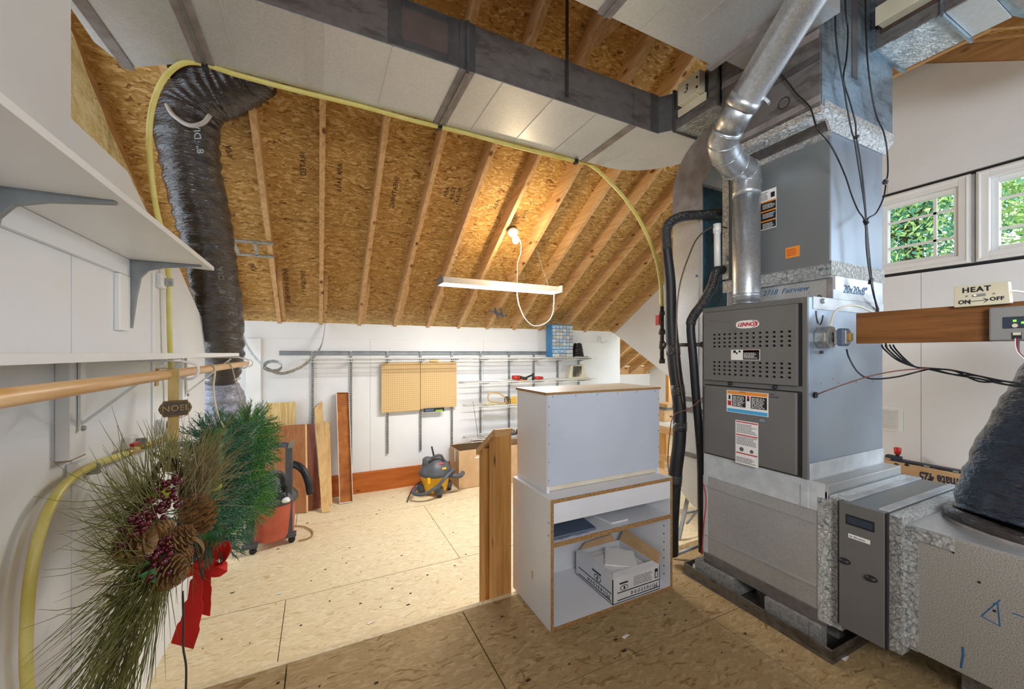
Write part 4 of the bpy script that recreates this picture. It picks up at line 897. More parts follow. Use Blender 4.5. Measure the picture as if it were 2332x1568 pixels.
for k in range(5):
    for x in (UX0+.008, UX1-.012): b.box(x, x+.004, UY0-.005, UY0-.0038, UZ0+.06+k*.09, UZ0+.065+k*.09)
b.mk('nail_heads', INKG, uc)
# on the shelf
o = B().prism([(.99, 1.60, .4115), (1.255, 1.60, .4115), (1.29, 1.93, .4115), (.99, 1.93, .4115)], (0, 0, .012)).mk('vinyl_sheet', DARKV, bev=.004); tag(o, 'folded dark blue vinyl sheet on the low cabinet shelf', 'sheet')
o = B().prism([(.99, 1.585, .4115), (1.20, 1.585, .4115), (1.16, 1.598, .4115), (.99, 1.598, .4115)], (0, 0, .006)).mk('clear_film', CLEARW); tag(o, 'crumpled clear plastic film at shelf front edge', 'film')
o = B().prism([(1.365, 1.615, .4115), (1.475, 1.615, .4115), (1.50, 1.92, .4115), (1.30, 1.92, .4115)], (0, 0, .008)).mk('white_board', WHITEM); tag(o, 'loose white board lying on the low cabinet shelf', 'board')
# tile carton
tc = thing('tile_carton', 'opened white tile carton printed upside down in the low cabinet', 'box', (1.5, 1.74, .019))
TX0, TX1, TY0_, TY1_, TZ0, TZ1 = 1.340, 1.664, 1.577, 1.90, .0195, .148
CW = mat('carton white', '#d9dade', '#cfd0d4', 6, .6)
b = B(); b.box(TX0, TX1, TY0_, TY0_+.004, TZ0, TZ1).box(TX0, TX1, TY1_-.004, TY1_, TZ0, TZ1).box(TX0, TX0+.004, TY0_, TY1_, TZ0, TZ1).box(TX1-.004, TX1, TY0_, TY1_, TZ0, TZ1).box(TX0, TX1, TY0_, TY1_, TZ0, TZ0+.004)
b.mk('carton_body', CW, tc)
for k in range(8): bx('tile', TX0+.035, TX1-.035, TY0_+.03, TY1_-.03, TZ0+.006+k*.0135, TZ0+.018+k*.0135, WHITEM, tc)
B().prism([(1.39, 1.70, TZ1+.003), (1.53, 1.60, TZ1+.003), (1.61, 1.72, TZ1+.016), (1.50, 1.83, TZ1+.016)], (0, 0, .007)).mk('loose_tile', WHITE, tc); B().prism([(1.38, 1.62, TZ1-.004), (1.50, 1.60, TZ1-.004), (1.50, 1.80, TZ1-.004), (1.38, 1.80, TZ1-.004)], (0, 0, .005)).mk('loose_tile', WHITE, tc)
B().prism([(TX0, TY0_, TZ1), (TX0+.035, TY0_+.01, TZ1+.004), (TX0+.035, TY1_-.01, TZ1+.004), (TX0, TY1_, TZ1)], (0, 0, .003)).mk('flap', CW, tc)
B().prism([(TX0, TY0_, TZ1), (TX1, TY0_, TZ1), (TX1-.02, TY0_+.035, TZ1+.010), (TX0+.03, TY0_+.035, TZ1+.010)], (0, 0, .003)).mk('flap', CW, tc)
B().prism([(TX1, TY0_+.01, TZ1), (TX1, TY1_, TZ1), (TX1+.035, TY1_-.005, TZ1+.065), (TX1+.035, TY0_+.03, TZ1+.045)], (.003, 0, 0)).mk('flap', CARD, tc, label='raised brown cardboard flap')
B().prism([(TX0+.03, TY1_, TZ1), (TX1-.03, TY1_, TZ1), (TX1-.05, TY1_+.01, TZ1+.04), (TX0+.08, TY1_+.01, TZ1+.03)], (0, .003, 0)).mk('flap', CARD, tc)
text('Milestone', .036, (TX1-.018, TY0_-.0008, TZ0+.030), (-1, 0, 0), (0, 0, -1), BLKT, tc, space=1.32)
text('Milestone', .036, (TX0-.0008, TY0_+.02, TZ0+.030), (0, 1, 0), (0, 0, -1), BLKT, tc, space=1.32) 
for z in (.012, .050): bx('print_stripe', TX0+.03, TX1-.006, TY0_-.0008, TY0_, TZ0+z, TZ0+z+.005, BLUET, tc); bx('print_stripe', TX0-.0008, TX0, TY0_+.01, TY1_-.03, TZ0+z, TZ0+z+.005, BLUET, tc)
def ovalY(cx, cz, rx, rz, y, m, par, name, d=.0006):
    return B().prism([(cx+rx*cos(2*pi*k/24), y, cz+rz*sin(2*pi*k/24)) for k in range(24)][::-1], (0, -d, 0)).mk(name, m, par)
ovalY(1.415, .092, .027, .014, TY0_, INKG, tc, 'oval_emblem'); ovalY(1.415, .092, .022, .010, TY0_-.0007, CW, tc, 'oval_emblem'); ovalY(1.415, .092, .006, .008, TY0_-.0014, BLKT, tc, 'oval_emblem')
bx('print_bar', 1.385, 1.44, TY0_-.0008, TY0_, .112, .121, BLUET, tc); oval(1.70, .095, .030, .018, TX0, INKG, tc, 'oval_emblem', 2, .0006); oval(1.70, .095, .024, .013, TX0-.0007, CW, tc, 'oval_emblem', 2, .0006); oval(1.70, .095, .006, .010, TX0-.0014, BLKT, tc, 'oval_emblem', 2, .0006)
bx('print_bar', TX0-.0008, TX0, 1.67, 1.745, .118, .128, BLUET, tc)
random.seed(5); b = B()
for k in range(7):
    u = 1.48; 
    while u < 1.60: wd = random.uniform(.006, .02); b.box(u, u+wd, TY0_-.0007, TY0_, .085+k*.007, .0875+k*.007); u += wd+.004
b.mk('print_lines', INKG, tc); bx('print_panel', 1.628, 1.65, TY0_-.0008, TY0_, .085, .135, BLKT, tc); bx('print_panel_inset', 1.633, 1.645, TY0_-.0012, TY0_-.0009, .09, .118, CW, tc)
# stair half wall
sr = thing('stair_railing', 'short pine stair half wall with sloping cap beside the cabinets', 'railing', (.895, 2.05, FF))
bx('stud', .850, .940, 1.931, 1.990, FF+.0005, .855, PINE_Z, sr, bev=.002); bx('stud', .872, .940, 1.991, 2.086, FF+.0005, .80, PINE_Z, sr, bev=.002); bx('stud', .850, .940, 2.087, 2.180, FF+.0005, .755, PINE_Z, sr, bev=.002)
bx('spacer', .853, .871, 1.991, 2.03, FF+.0005, .82, PINE_Z, sr)
B().prism([(.843, 1.928, .852), (.843, 1.928, .890), (.843, 1.950, .890), (.843, 2.215, .725), (.843, 2.215, .690), (.843, 1.960, .852)], (.104, 0, 0)).mk('cap', PINE_X, sr, bev=.002)
# ------------------------------------------------------------------ left wall shelves and rod
us = thing('wall_shelf', 'wide white upper shelf on grey brackets along the left wall', 'shelf', (-.62, 1.0, 1.71))
B().prism([(XW+.001, -1.2, 1.71), (-.47, -1.2, 1.71), (-.47, 2.43, 1.71), (XW+.001, 2.335, 1.71)], (0, 0, .020)).mk('board', WHITE, us, bev=.002)
bx('cleat', XW+.0005, XW+.019, -1.2, 2.335, 1.636, 1.709, WHITE, us, bev=.002); bx('cleat_post', XW+.0005, XW+.019, 2.20, 2.29, 1.395, 1.635, WHITE, us, bev=.003)
def bracket(par, y, z, m=STEEL, L=.25, h=.30):
    b = B(); x = XW+.02
    b.prism([(x, y, z), (x+L, y, z), (x+L, y, z-.006), (x+.12, y, z-.022), (x+.06, y, z-.040), (x+.034, y, z-.075), (x+.020, y, z-.16), (x+.004, y, z-h), (x, y, z-h)], (0, .018, 0))
    b.box(x, x+L, y-.004, y+.022, z-.003, z).box(x, x+.003, y-.004, y+.022, z-h, z)
    b.mk('bracket', m, par, bev=.002)
bracket(us, 2.30, 1.709); bracket(us, 1.43, 1.709); bracket(us, .55, 1.709)
ls = thing('wall_shelf', 'white lower shelf at eye level on white rod brackets', 'shelf', (-.62, 1.4, 1.279))
B().prism([(XW+.001, -1.0, 1.279), (-.47, -1.0, 1.279), (-.47, 3.12, 1.279), (XW+.001, 3.12, 1.279), (XW+.001, 2.92, 1.279), (XW+.055, 2.92, 1.279), (XW+.055, 2.74, 1.279), (XW+.001, 2.74, 1.279)], (0, 0, .020)).mk('board', WHITE, ls)
for (y, hb) in ((1.84, .33), (3.03, .36)):
    bx('wall_block', XW+.0005, XW+.036, y-.05, y+.05, 1.278-hb, 1.278, WHITE, ls, bev=.002); bx('block_end', XW+.001, XW+.0355, y-.05, y+.05, 1.278-hb-.003, 1.278-hb-.0002, CHIP, ls)
    b = B(); b.bar((XW+.042, y, 1.05), (XW+.042, y, 1.277), .018, .008, (1, 0, 0)).bar((XW+.045, y, 1.272), (-.455, y, 1.272), .018, .008).bar((XW+.045, y, 1.06), (-.50, y, 1.262), .014, .008)
    b.mk('rod_bracket', WHITE, ls, bev=.001); B().lathe([(.010, 0), (.008, .008)], (XW+.046, y, 1.045), 10, 'x').mk('screw', SILV, ls)
    tb('rod_hook', [(-.455, y, 1.27), (-.410, y, 1.255), (-.405, y, 1.225), (-.42, y, 1.206), (-.44, y, 1.203), (-.456, y, 1.212)], .0045, WHITE, ls, 8, 6)
tb('end_hook', [(-.475, 3.12, 1.275), (-.45, 3.125, 1.262), (-.405, 3.14, 1.25), (-.40, 3.15, 1.222), (-.42, 3.15, 1.205)], .0035, WHITE, ls, 8, 6)
ro = B().tube([(-.437, -.8, 1.2305), (-.437, 1.2, 1.2305), (-.437, 3.16, 1.2280)], .0158, 24).mk('closet_rod', DOWEL, smooth=True); tag(ro, 'long round wooden closet rod under the lower shelf', 'rod')
# wreath hanger with plaque
wh = thing('wreath_hanger', 'flat brass wreath hanger with NOEL plaque on the rod', 'hanger', (-.41, 1.60, .85))
YH = 1.62
B().bar((-.4195, YH, 1.25), (-.4185, YH-.005, 1.10), .028, .0025, (.47, -.88, 0)).bar((-.4185, YH-.005, 1.10), (-.412, YH-.045, .93), .028, .0025, (.47, -.88, 0)).bar((-.46, YH, 1.2505), (-.418, YH, 1.2505), .028, .003).bar((-.4605, YH, 1.2505), (-.462, YH, 1.195), .028, .003, (1, 0, 0)).mk('strap', BRASS, wh)
pcn = Vector((-.412, YH-.012, 1.123))
P = []
W2_, H2_ = .038, .025
for (u, v) in ((-.8, 1), (.8, 1), (.86, .72), (1, .5), (1.12, 0), (1, -.5), (.86, -.72), (.8, -1), (-.8, -1), (-.86, -.72), (-1, -.5), (-1.12, 0), (-1, .5), (-.86, .72)):
    P.append((pcn.x, pcn.y+u*W2_, pcn.z+v*H2_))
# plaque turned towards the room
def rotz(P, c, a): return [(c[0]+(p[0]-c[0])*cos(a)-(p[1]-c[1])*sin(a), c[1]+(p[0]-c[0])*sin(a)+(p[1]-c[1])*cos(a), p[2]) for p in P]
an = radians(-62)
PP = rotz(P, pcn, an); nx_, ny_ = cos(an), sin(an)
B().prism([p for p in PP], (nx_*.005, ny_*.005, 0)).mk('plaque', BRONZE, wh, bev=.0015)
b = B(); Q = rotz([(p[0]+.006, pcn.y+(p[1]-pcn.y)*.93, pcn.z+(p[2]-pcn.z)*.9) for p in P], pcn, an); b.tube(Q+[Q[0]], .0013, 6).mk('plaque_border', BRASS, wh)
tl = (pcn.x+nx_*.0065-sin(an)*-.0, pcn.y+ny_*.0065, pcn.z)
text('NOEL', .0265, (tl[0], tl[1], tl[2]), (-sin(an), cos(an), 0), (0, 0, 1), BRASS, wh, align='CENTER', space=1.05)
# ------------------------------------------------------------------ wreaths
def needles(b, n, rootf, L0, L1, wd=.0011, seg=5):
    for i in range(n):
        p, d, curl, L = rootf(i); L = L or random.uniform(L0, L1); d = d.normalized(); curl = Vector(curl)
        pts = [p.copy()]; step = L/seg
        for k in range(seg):
            d = (d+curl*step*4).normalized(); pts.append(pts[-1]+d*step)
        b.tube(pts, [wd, wd, wd, wd*.8, wd*.6, wd*.25][:seg+1], 3, caps=False)
random.seed(11)
WC = Vector((-.395, 1.43, .845)); RW = .155
pw = thing('pine_wreath', 'sprawling long-needled pine wreath with cones and dark red berries', 'wreath', tuple(WC+Vector((0, 0, -.3))))
def ringp(c, R, th, dx=0, rr=0): return Vector((c.x+dx, c.y+(R+rr)*cos(th), c.z+(R+rr)*sin(th)))
def rf1(i):
    th = random.uniform(0, 2*pi); p = ringp(WC, RW, th, random.uniform(-.015, .04), random.uniform(-.02, .03))
    rad = Vector((0, cos(th), sin(th))); tan = Vector((0, -sin(th), cos(th)))
    d = rad*random.uniform(.5, 1.2)+tan*random.uniform(-1.2, .1)*1.0+Vector((random.uniform(-.35, .12), 0, random.uniform(-.1, .25)))
    return p, d, Vector((random.uniform(-.1, .1), random.uniform(-.25, .25), random.uniform(-.1, .5))), random.uniform(.10, .25)*(1-.5*max(0, sin(th)))
b = B(); needles(b, 380, rf1, .12, .3); b.mk('pine_needles', OLIVE, pw, kind='stuff')
# upward sprays towards the green wreath
def rf2(i):
    c = Vector((-.36, 1.53, .87)); p = c+Vector((random.uniform(-.02, .05), random.gauss(0, .06), random.gauss(0, .04)))
    d = Vector((random.uniform(-.2, .3), random.uniform(.2, .9), random.uniform(-.1, .75)))
    return p, d, Vector((.1, .25, -.35)), random.uniform(.14, .30)
b = B(); needles(b, 300, rf2, .1, .3); b.mk('pine_spray', OLIVE2, pw, kind='stuff')
def rf3(i):      # long spray drooping towards the lower left
    s_ = random.random(); p = Vector((-.40+random.uniform(-.03, .05), 1.34-.20*s_, .78-.17*s_+random.gauss(0, .025)))
    d = Vector((random.uniform(-.3, .25), -1, random.uniform(-.8, .0)))
    return p, d, Vector((random.uniform(-.1, .1), .1, random.uniform(-.1, .45))), random.uniform(.12, .34)
b = B(); needles(b, 330, rf3, .1, .3); b.mk('pine_spray', OLIVE, pw, kind='stuff')
def rf4(i):      # left fan
    th = random.uniform(2.2, 3.9); p = ringp(WC, RW, th, random.uniform(-.02, .03))
    d = Vector((random.uniform(-.3, .1), -random.uniform(.4, 1), random.uniform(-.5, .6)))
    return p, d, Vector((0, .1, random.uniform(.4, 1.3))), random.uniform(.12, .24)
b = B(); needles(b, 240, rf4, .1, .3); b.mk('pine_spray', OLIVE, pw, kind='stuff')
tw = B()
for k in range(46):
    th = 2*pi*k/46; P = [ringp(WC, RW+.02*mnoise.noise(Vector((k, j, 0))), th+j*.12, .01*j % .02) for j in range(4)]; tw.tube(P, .004, 5, caps=False)
tw.mk('twig_ring', STEM, pw)
tb('hanging_twig', px((430, 1200, 1.28), (440, 1230, 1.26), (452, 1275, 1.25), (462, 1318, 1.25)), .003, STEM, pw, 6, 4)
def cone(par, c, ax, L, R, n=70, seed=0):
    random.seed(seed); c = Vector(c); ax = Vector(ax).normalized(); u = ax.orthogonal().normalized(); v = ax.cross(u)
    R *= .92; L *= .9
    core = B(); pr = [(R*.30*sin(pi*min(max(t, .04), .97))**.6+.002) for t in [k/8 for k in range(9)]]
    core.tube([c+ax*(L*(k/8-.5)) for k in range(9)], pr, 10); ob = core.mk('pine_cone', CONED, par, smooth=True)
    b = B()
    for i in range(n):
        t = i/n; a = i*2.39996; rr = R*(sin(pi*(.10+.85*t))**.7); z = L*(t-.5)
        dr = u*cos(a)+v*sin(a); base = c+ax*z+dr*rr*.28; tip = c+ax*(z-.10*L*(1-t)+.012)+dr*rr
        side = ax.cross(dr); wd = rr*.30+.003
        P = [base-side*wd*.4, base+side*wd*.4, tip+side*wd+ax*.002, tip+dr*.003, tip-side*wd+ax*.002]
        b.add([p for p in P]+[p+ax*.003-dr*.001 for p in P], [(0,1,2,3,4), (9,8,7,6,5), (0,5,6,1), (1,6,7,2), (2,7,8,3), (3,8,9,4), (4,9,5,0)])
    s_ = mk('cone_scales', b.V, b.F, CONE, ob)
    return ob
for k, (x, y, t, ax, L, R) in enumerate(((450, 1165, 1.26, (.3, .25, -1), .125, .048), (300, 1238, 1.02, (1, -.4, .2), .07, .048), (395, 1235, 1.12, (.6, .3, .3), .08, .038), (375, 1300, 1.08, (.8, -.3, -.2), .08, .045), (350, 1215, 1.08, (.4, .6, .1), .07, .032), (400, 1275, 1.13, (.3, .3, .2), .06, .030))):
    p = at(x, y, t=t-.09); cone(pw, p, ax, L, R, 64, k)
BERR = None
def berries(par, c, n, sp, seed):
    global BERR
    random.seed(seed); c = Vector(c)
    for i in range(n):
        s_ = i/n; p = c+Vector((random.gauss(.0, .012), (s_-.5)*sp[0]+random.gauss(0, .015), (s_-.5)*sp[1]+random.gauss(0, .012)))
        if BERR is None:
            bb_ = B(); bb_.lathe([(0.0001, -.0075), (.0048, -.006), (.0074, 0), (.0052, .0055), (.0001, .0075)], (0, 0, 0), 10); o = bb_.mk('berry', BERRY, par, smooth=True); BERR = o
        else:
            o = BERR.copy(); COL.objects.link(o)
        o.location = p; WM[o.name] = Matrix.Translation(p); o.parent = par; o.matrix_parent_inverse = WM[par.name].inverted()
        o.rotation_euler = (random.random(), random.random(), 0)
berries(pw, at(325, 1165, t=.96), 60, (.14, .06), 1); berries(pw, at(378, 1128, t=1.02), 26, (.05, .05), 2); berries(pw, at(365, 1260, t=.98), 34, (.07, .05), 3); berries(pw, at(320, 1320, t=.96), 10, (.05, .03), 4); 
def leaf(par, c, d, L, wdt, m, n=(1, 0, 0)):
    c = Vector(c); d = Vector(d).normalized(); n = Vector(n); s_ = d.cross(n).normalized(); V = []; F = []
    for k in range(7):
        t = k/6; w_ = wdt*sin(pi*min(.98, .05+.93*t))**.8; q = c+d*L*t+n*.02*sin(pi*t)
        V += [q-s_*w_, q+n*(-.004), q+s_*w_]
    for k in range(6):
        a = k*3; F += [(a, a+1, a+4, a+3), (a+1, a+2, a+5, a+4)]
    return mk('leaf', V, F, m, par, smooth=True)
for (x, y, t, d, L, wd, m) in ((305, 1170, 1.04, (.1, .2, 1), .07, .02, LEAFB), (285, 1165, 1.05, (.1, .5, .8), .08, .018, LEAFB), (350, 1030, 1.14, (0, .3, -1), .10, .012, LEAFB), (322, 1345, 1.02, (.1, .2, -1), .09, .016, LEAFB), (290, 1180, 1.02, (.2, .5, .1), .04, .016, LEAFG), (345, 1135, 1.06, (.3, .6, .2), .05, .016, LEAFG), (235, 1350, .98, (0, -.2, -.6), .04, .016, LEAFG), (430, 1215, 1.15, (.2, .3, -1), .10, .010, LEAFB), (478, 1120, 1.25, (.2, .3, .4), .035, .012, LEAFG), (305, 1295, 1.0, (.2, .4, .3), .04, .018, GREEN), (345, 1290, 1.04, (.2, .5, .4), .04, .018, GREEN), (320, 1310, 1.0, (.2, .3, -.3), .04, .018, GREEN)):
    leaf(pw, at(x, y, t=t-.07), d, L, wd, m)
# green wreaths
def gwreath(par, c, R, rt, n, mats_, seed, yaw=0, flat=1.0):
    random.seed(seed); c = Vector(c); bs = [B() for _ in mats_]
    axd = Vector((cos(yaw), sin(yaw), 0)); hd = Vector((-sin(yaw), cos(yaw), 0)); up = Vector((0, 0, 1))
    core = B(); core.tube([c+hd*(R*cos(a))+up*(R*sin(a)) for a in [2*pi*k/30 for k in range(31)]], rt*.40, 8); core.mk('wreath_core', GREEN, par, smooth=True)
    for i in range(n):
        th = random.uniform(0, 2*pi); ph = random.uniform(0, 2*pi); rad = hd*cos(th)+up*sin(th); tan = -hd*sin(th)+up*cos(th)
        od_ = rad*cos(ph)+axd*sin(ph)*flat; p = c+rad*R+od_*rt*.25
        d = (od_+tan*random.uniform(-.9, .3)+Vector((0, 0, .0))).normalized(); L = rt*random.uniform(.6, .95)
        b = bs[random.randrange(len(bs))]
        s_ = d.orthogonal().normalized(); u2 = d.cross(s_)
        b.bar(p, p+d*L, .0022, .0022)
        for k in range(26):
            t = .12+.88*k/26; a = k*2.4; q = p+d*L*t; nd = (d*.75+(s_*cos(a)+u2*sin(a))).normalized(); ln = .026*(1.05-.35*t)
            w_ = nd.cross(d); w_ = w_.normalized()*.0011 if w_.length > 1e-5 else s_*.001
            b.add([q-w_, q+w_, q+nd*ln+w_*.5, q+nd*ln-w_*.5], [(0, 1, 2, 3)])
    for b, m in zip(bs, mats_): b.mk('needle_tips', m, par, kind='stuff')
ga = thing('green_wreath', 'bushy blue green artificial wreath with red bow, nearer hook', 'wreath', (-.40, 2.05, .42))
gwreath(ga, (-.385, 2.04, .735), .205, .125, 620, [GREEN, GREEN3, GREEN3], 21, 0)
gb = thing('green_wreath', 'bushy dark green artificial wreath farther along the rod', 'wreath', (-.33, 2.55, .33))
gwreath(gb, (-.335, 2.50, .70), .205, .135, 820, [GREEN, GREEN2, GREEN2], 22, 0)
# ribbons holding the wreaths
def ribbon(name, P, wd, m, par=None, side=None, k=6, th=.0012):
    P = cr(P, k); b = B(); V = []; n = len(P)
    for i, p in enumerate(P):
        t = (P[min(i+1, n-1)]-P[max(i-1, 0)]).normalized()
        s_ = Vector(side) if side is not None else t.cross(Vector((1, 0, 0)))
        s_ = (s_-t*s_.dot(t)).normalized(); w_ = wd[min(i*len(wd)//n, len(wd)-1)] if isinstance(wd, (list, tuple)) else wd; nn = t.cross(s_)*th
        V += [p-s_*w_/2+nn, p+s_*w_/2+nn, p+s_*w_/2-nn, p-s_*w_/2-nn]
    F = []
    for i in range(n-1):
        a = i*4
        for j in range(4): F.append((a+j, a+(j+1) % 4, a+4+(j+1) % 4, a+4+j))
    F += [(0, 3, 2, 1), (4*n-4, 4*n-3, 4*n-2, 4*n-1)]
    return mk(name, V, F, m, par, smooth=False)
CREAM = mat('cream ribbon', '#c9bfa0', '#b8ab88', 8, .45); GREYR = mat('taupe ribbon', '#a39a88', '#928a78', 8, .45)
Y1_ = at(478, 846, X=-.437)[1]; Y2_ = at(517, 838, X=-.437)[1]
o = ribbon('hanging_ribbon', [(-.455, Y1_, 1.22), (-.437, Y1_, 1.249), (-.418, Y1_, 1.23), (-.41, Y1_-.07, 1.14), (-.385, Y1_-.12, 1.04), (-.36, Y1_-.10, .96)], .020, CREAM, None, (0, 1, 0)); tag(o, 'cream ribbon loop over the rod carrying the nearer green wreath', 'ribbon')
o = ribbon('hanging_ribbon', [(-.455, Y2_, 1.22), (-.437, Y2_, 1.249), (-.418, Y2_, 1.23), (-.39, Y2_-.03, 1.13), (-.36, Y2_-.06, 1.04), (-.33, Y2_-.05, .97)], .020, GREYR, None, (0, 1, 0)); tag(o, 'taupe ribbon loop over the rod carrying the farther green wreath', 'ribbon')
# red bow: loops and two tails
bw = ga
for (pts, wd) in ((((455, 1290, 1.50), (420, 1300, 1.46), (415, 1265, 1.47), (448, 1262, 1.50)), .06), (((460, 1288, 1.50), (500, 1290, 1.50), (512, 1250, 1.52), (470, 1262, 1.51)), .075), (((458, 1280, 1.49), (475, 1230, 1.50), (498, 1210, 1.55), (480, 1250, 1.54)), .06)):
    ribbon('bow_loop', px(*pts), wd, BOWR, bw, (.4, -.3, 1))
ribbon('bow_tail', px((452, 1275, 1.49), (447, 1330, 1.48), (437, 1400, 1.47), (415, 1470, 1.46)), [.03, .05, .07, .085], BOWR, bw, (1, -.45, .1), 8)
ribbon('bow_tail', px((465, 1278, 1.51), (468, 1310, 1.51), (466, 1350, 1.52), (462, 1398, 1.53)), [.03, .045, .055, .06], BOWR, bw, (.9, -.6, .2), 8)
ribbon('bow_tail', px((498, 1240, 1.60), (520, 1205, 1.9), (556, 1165, 2.1), (572, 1150, 2.2)), .05, BOWR, gb, (.3, .2, 1), 8)
B().lathe([(0, -.018), (.02, -.01), (.022, .008), (0, .018)], at(456, 1280, t=1.48), 12).mk('bow_knot', BOWR, bw, smooth=True)
o = tb('light_cord', px((416, 1345, 1.25), (418, 1400, 1.22), (417, 1470, 1.20), (424, 1520, 1.18), (422, 1600, 1.16)), .0028, BLACK, None, 6, 6); tag(o, 'thin black light cord dangling from the pine wreath', 'cord')
# ------------------------------------------------------------------ left flex duct
f1 = thing('flex_duct', 'tall black wrapped flexible duct dropping from the trunk duct on the left', 'flexible duct', at(505, 900, t=3.35))
flex(px((590, 165, 2.42), (565, 178, 2.44), (520, 200, 2.44), (470, 215, 2.42), (437, 250, 2.42), (427, 300, 2.42), (436, 380, 2.48), (452, 450, 2.56), (470, 530, 2.68), (483, 610, 2.82), (497, 690, 2.96), (505, 760, 3.08), (508, 820, 3.18), (503, 862, 3.25)),
     [.13, .14, .15, .155, .16, .16, .155, .155, .152, .15, .15, .148, .14, .118], 'wrap', BLACKW, f1, 40, 16, .003, 3.1, 1, .012, 6)
flex(px((503, 862, 3.25), (505, 885, 3.28), (508, 920, 3.32), (508, 990, 3.38), (508, 1060, 3.42)), [.112, .13, .155, .17, .17], 'lower_sleeve', CLEARW, f1, 30, 8, .003, 2, 5, .03, 6)
q = [Vector(p) for p in px((380, 238, 2.26), (395, 262, 2.24), (430, 285, 2.25), (462, 280, 2.28), (478, 262, 2.30))]
tb('cinch_band', cr(q, 5), .012, mat('pale tape', '#b5ada4', '#a59d94', 10, .6), f1, 8)
ct = Vector(at(503, 862, t=3.25)); tb('cinch_band', [ct+Vector((.125*cos(a), .125*sin(a), 0)) for a in [2*pi*k/20 for k in range(21)]], .012, MASTICL, f1, 8)
B().lathe([(.14, -.03), (.155, .0), (.15, .06), (.12, .08)], Vector(at(560, 172, t=2.40)), 24).mk('collar', MASTIC, f1, smooth=True)
for (s_, pts) in (('8"', (458, 350, 2.24)), ('DIA', (452, 318, 2.20)), ('8"', (507, 668, 2.70)), ('DIA', (505, 638, 2.66)), ('A', (527, 640, 2.72))):
    p = at(*pts[:2], t=pts[2]); text(s_, .055, p, (-.1, .0, 1), (-CO, SI, 0), mat('silver print', '#9a9aa0', '#8a8a90', 9, .5) if False else LGREY, f1, thick=.002)
# ------------------------------------------------------------------ far wall
def bxp(name, x0, x1, ytop, ybot, Y, th, m, par=None, **k):   # box against a plane Y from pixel corners
    a = at(x0, ytop, Y=Y); b_ = at(x1, ytop, Y=Y); c = at(x0, ybot, Y=Y)
    return bx(name, a[0], b_[0], Y, Y+th, c[2], a[2], m, par, **k)
rl = thing('shelf_rail', 'long grey steel hanging rail high on the far wall', 'rail', (1.4, YK, 1.28))
bx('rail_back', -.385, 3.25, YK-.004, YK-.0005, 1.275, 1.322, STEEL, rl); bx('rail_lip', -.385, 3.25, YK-.020, YK-.004, 1.316, 1.322, STEEL, rl); bx('rail_lip', -.385, 3.25, YK-.020, YK-.004, 1.275, 1.281, STEEL, rl)
STX = (-.062, .336, .746, 1.145, 1.551, 1.949, 2.375, 2.767, 3.168, 3.555); SB = (.0, .0, .079, .075, .03, .06, .0, .0, .1, .3)
SNM = ['leftmost slotted steel standard, behind the leaning planks', 'slotted steel standard directly above the rusty tray', 'slotted steel standard below the left pegboard', 'slotted steel standard below the seam of the two pegboards', 'slotted steel standard below the right pegboard edge', 'slotted steel standard first to the right of the pegboards', 'slotted steel standard behind the orange cord coil', 'slotted steel standard left of the blue drawer case', 'slotted steel standard right under the blue drawer case', 'rightmost slotted steel standard, by the beige radio']
stds = []
for i, (x, zb_) in enumerate(zip(STX, SB)):
    s_ = thing('shelf_standard', SNM[i], 'shelf standard', (x, YK-.01, zb_), 'slotted standards on the far wall')
    bx('channel', x-.0125, x+.0125, YK-.026, YK-.021, zb_, 1.318, SILV, s_); b = B()
    z = zb_+.02
    while z < 1.30: b.box(x-.008, x-.002, YK-.0268, YK-.0262, z, z+.013).box(x+.002, x+.008, YK-.0268, YK-.0262, z, z+.013); z += .025
    b.mk('slots', BLKT, s_)
    bx('web', x-.011, x-.007, YK-.0208, YK-.0006, zb_, 1.27, SILV, s_)
def wshelf(lab, x0, x1, z, arms, dp=.30):
    t_ = thing('wire_shelf', lab, 'shelf', ((x0+x1)/2, YK-.17, z)); b = B(); y0, y1 = YK-.03-dp, YK-.03
    for y in (y0, y0+.1, y0+.2, y1): b.box(x0, x1, y-.003, y+.003, z-.005, z+.001)
    b.box(x0, x1, y0-.004, y0+.003, z-.033, z-.027); b.box(x0, x1, y1-.003, y1+.003, z+.0, z+.006)
    k = int((x1-x0)/.026)
    for i in range(k+1): x = x0+(x1-x0)*i/k; b.box(x-.0014, x+.0014, y0-.003, y1, z, z+.003).box(x-.0014, x+.0014, y0-.005, y0-.002, z-.03, z+.002)
    b.mk('wire_deck', WHITEW, t_, kind='stuff')
    for x in arms:
        B().prism([(x-.003, y1, z-.006), (x-.003, y0+.01, z-.006), (x-.003, y0+.01, z-.016), (x-.003, y1, z-.06)], (.006, 0, 0)).mk('arm_bracket', SILV, t_)
        bq = B()
        for k in range(7): bq.box(x-.0045, x+.0045, y1-.03-k*.03, y1-.012-k*.03, z-.024, z-.010)
    return t_
wshelf('longest white wire shelf high on far wall, left of the blue drawer case', -.15, 1.80, 1.236, STX[1:5])
wshelf('white wire shelf carrying the blue drawer case', 1.83, 3.64, 1.232, STX[5:])
wshelf('white wire shelf with red handled tools and beige radio', 1.64, 3.64, .925, STX[5:])
wshelf('white wire shelf with tangled cords behind the cabinets', 1.70, 3.0, .625, STX[5:8])
wshelf('lowest white wire shelf, just above the cardboard box', 1.70, 3.0, .215, STX[5:8])
PEG, tt, bb = nt('pegboard'); bb.inputs['Roughness'].default_value = .6
vv = pos(tt, (1/.0254, 1, 1/.0254)); sx_ = tt.nodes.new('ShaderNodeVectorMath'); sx_.operation = 'FRACTION'; tt.links.new(vv, sx_.inputs[0])
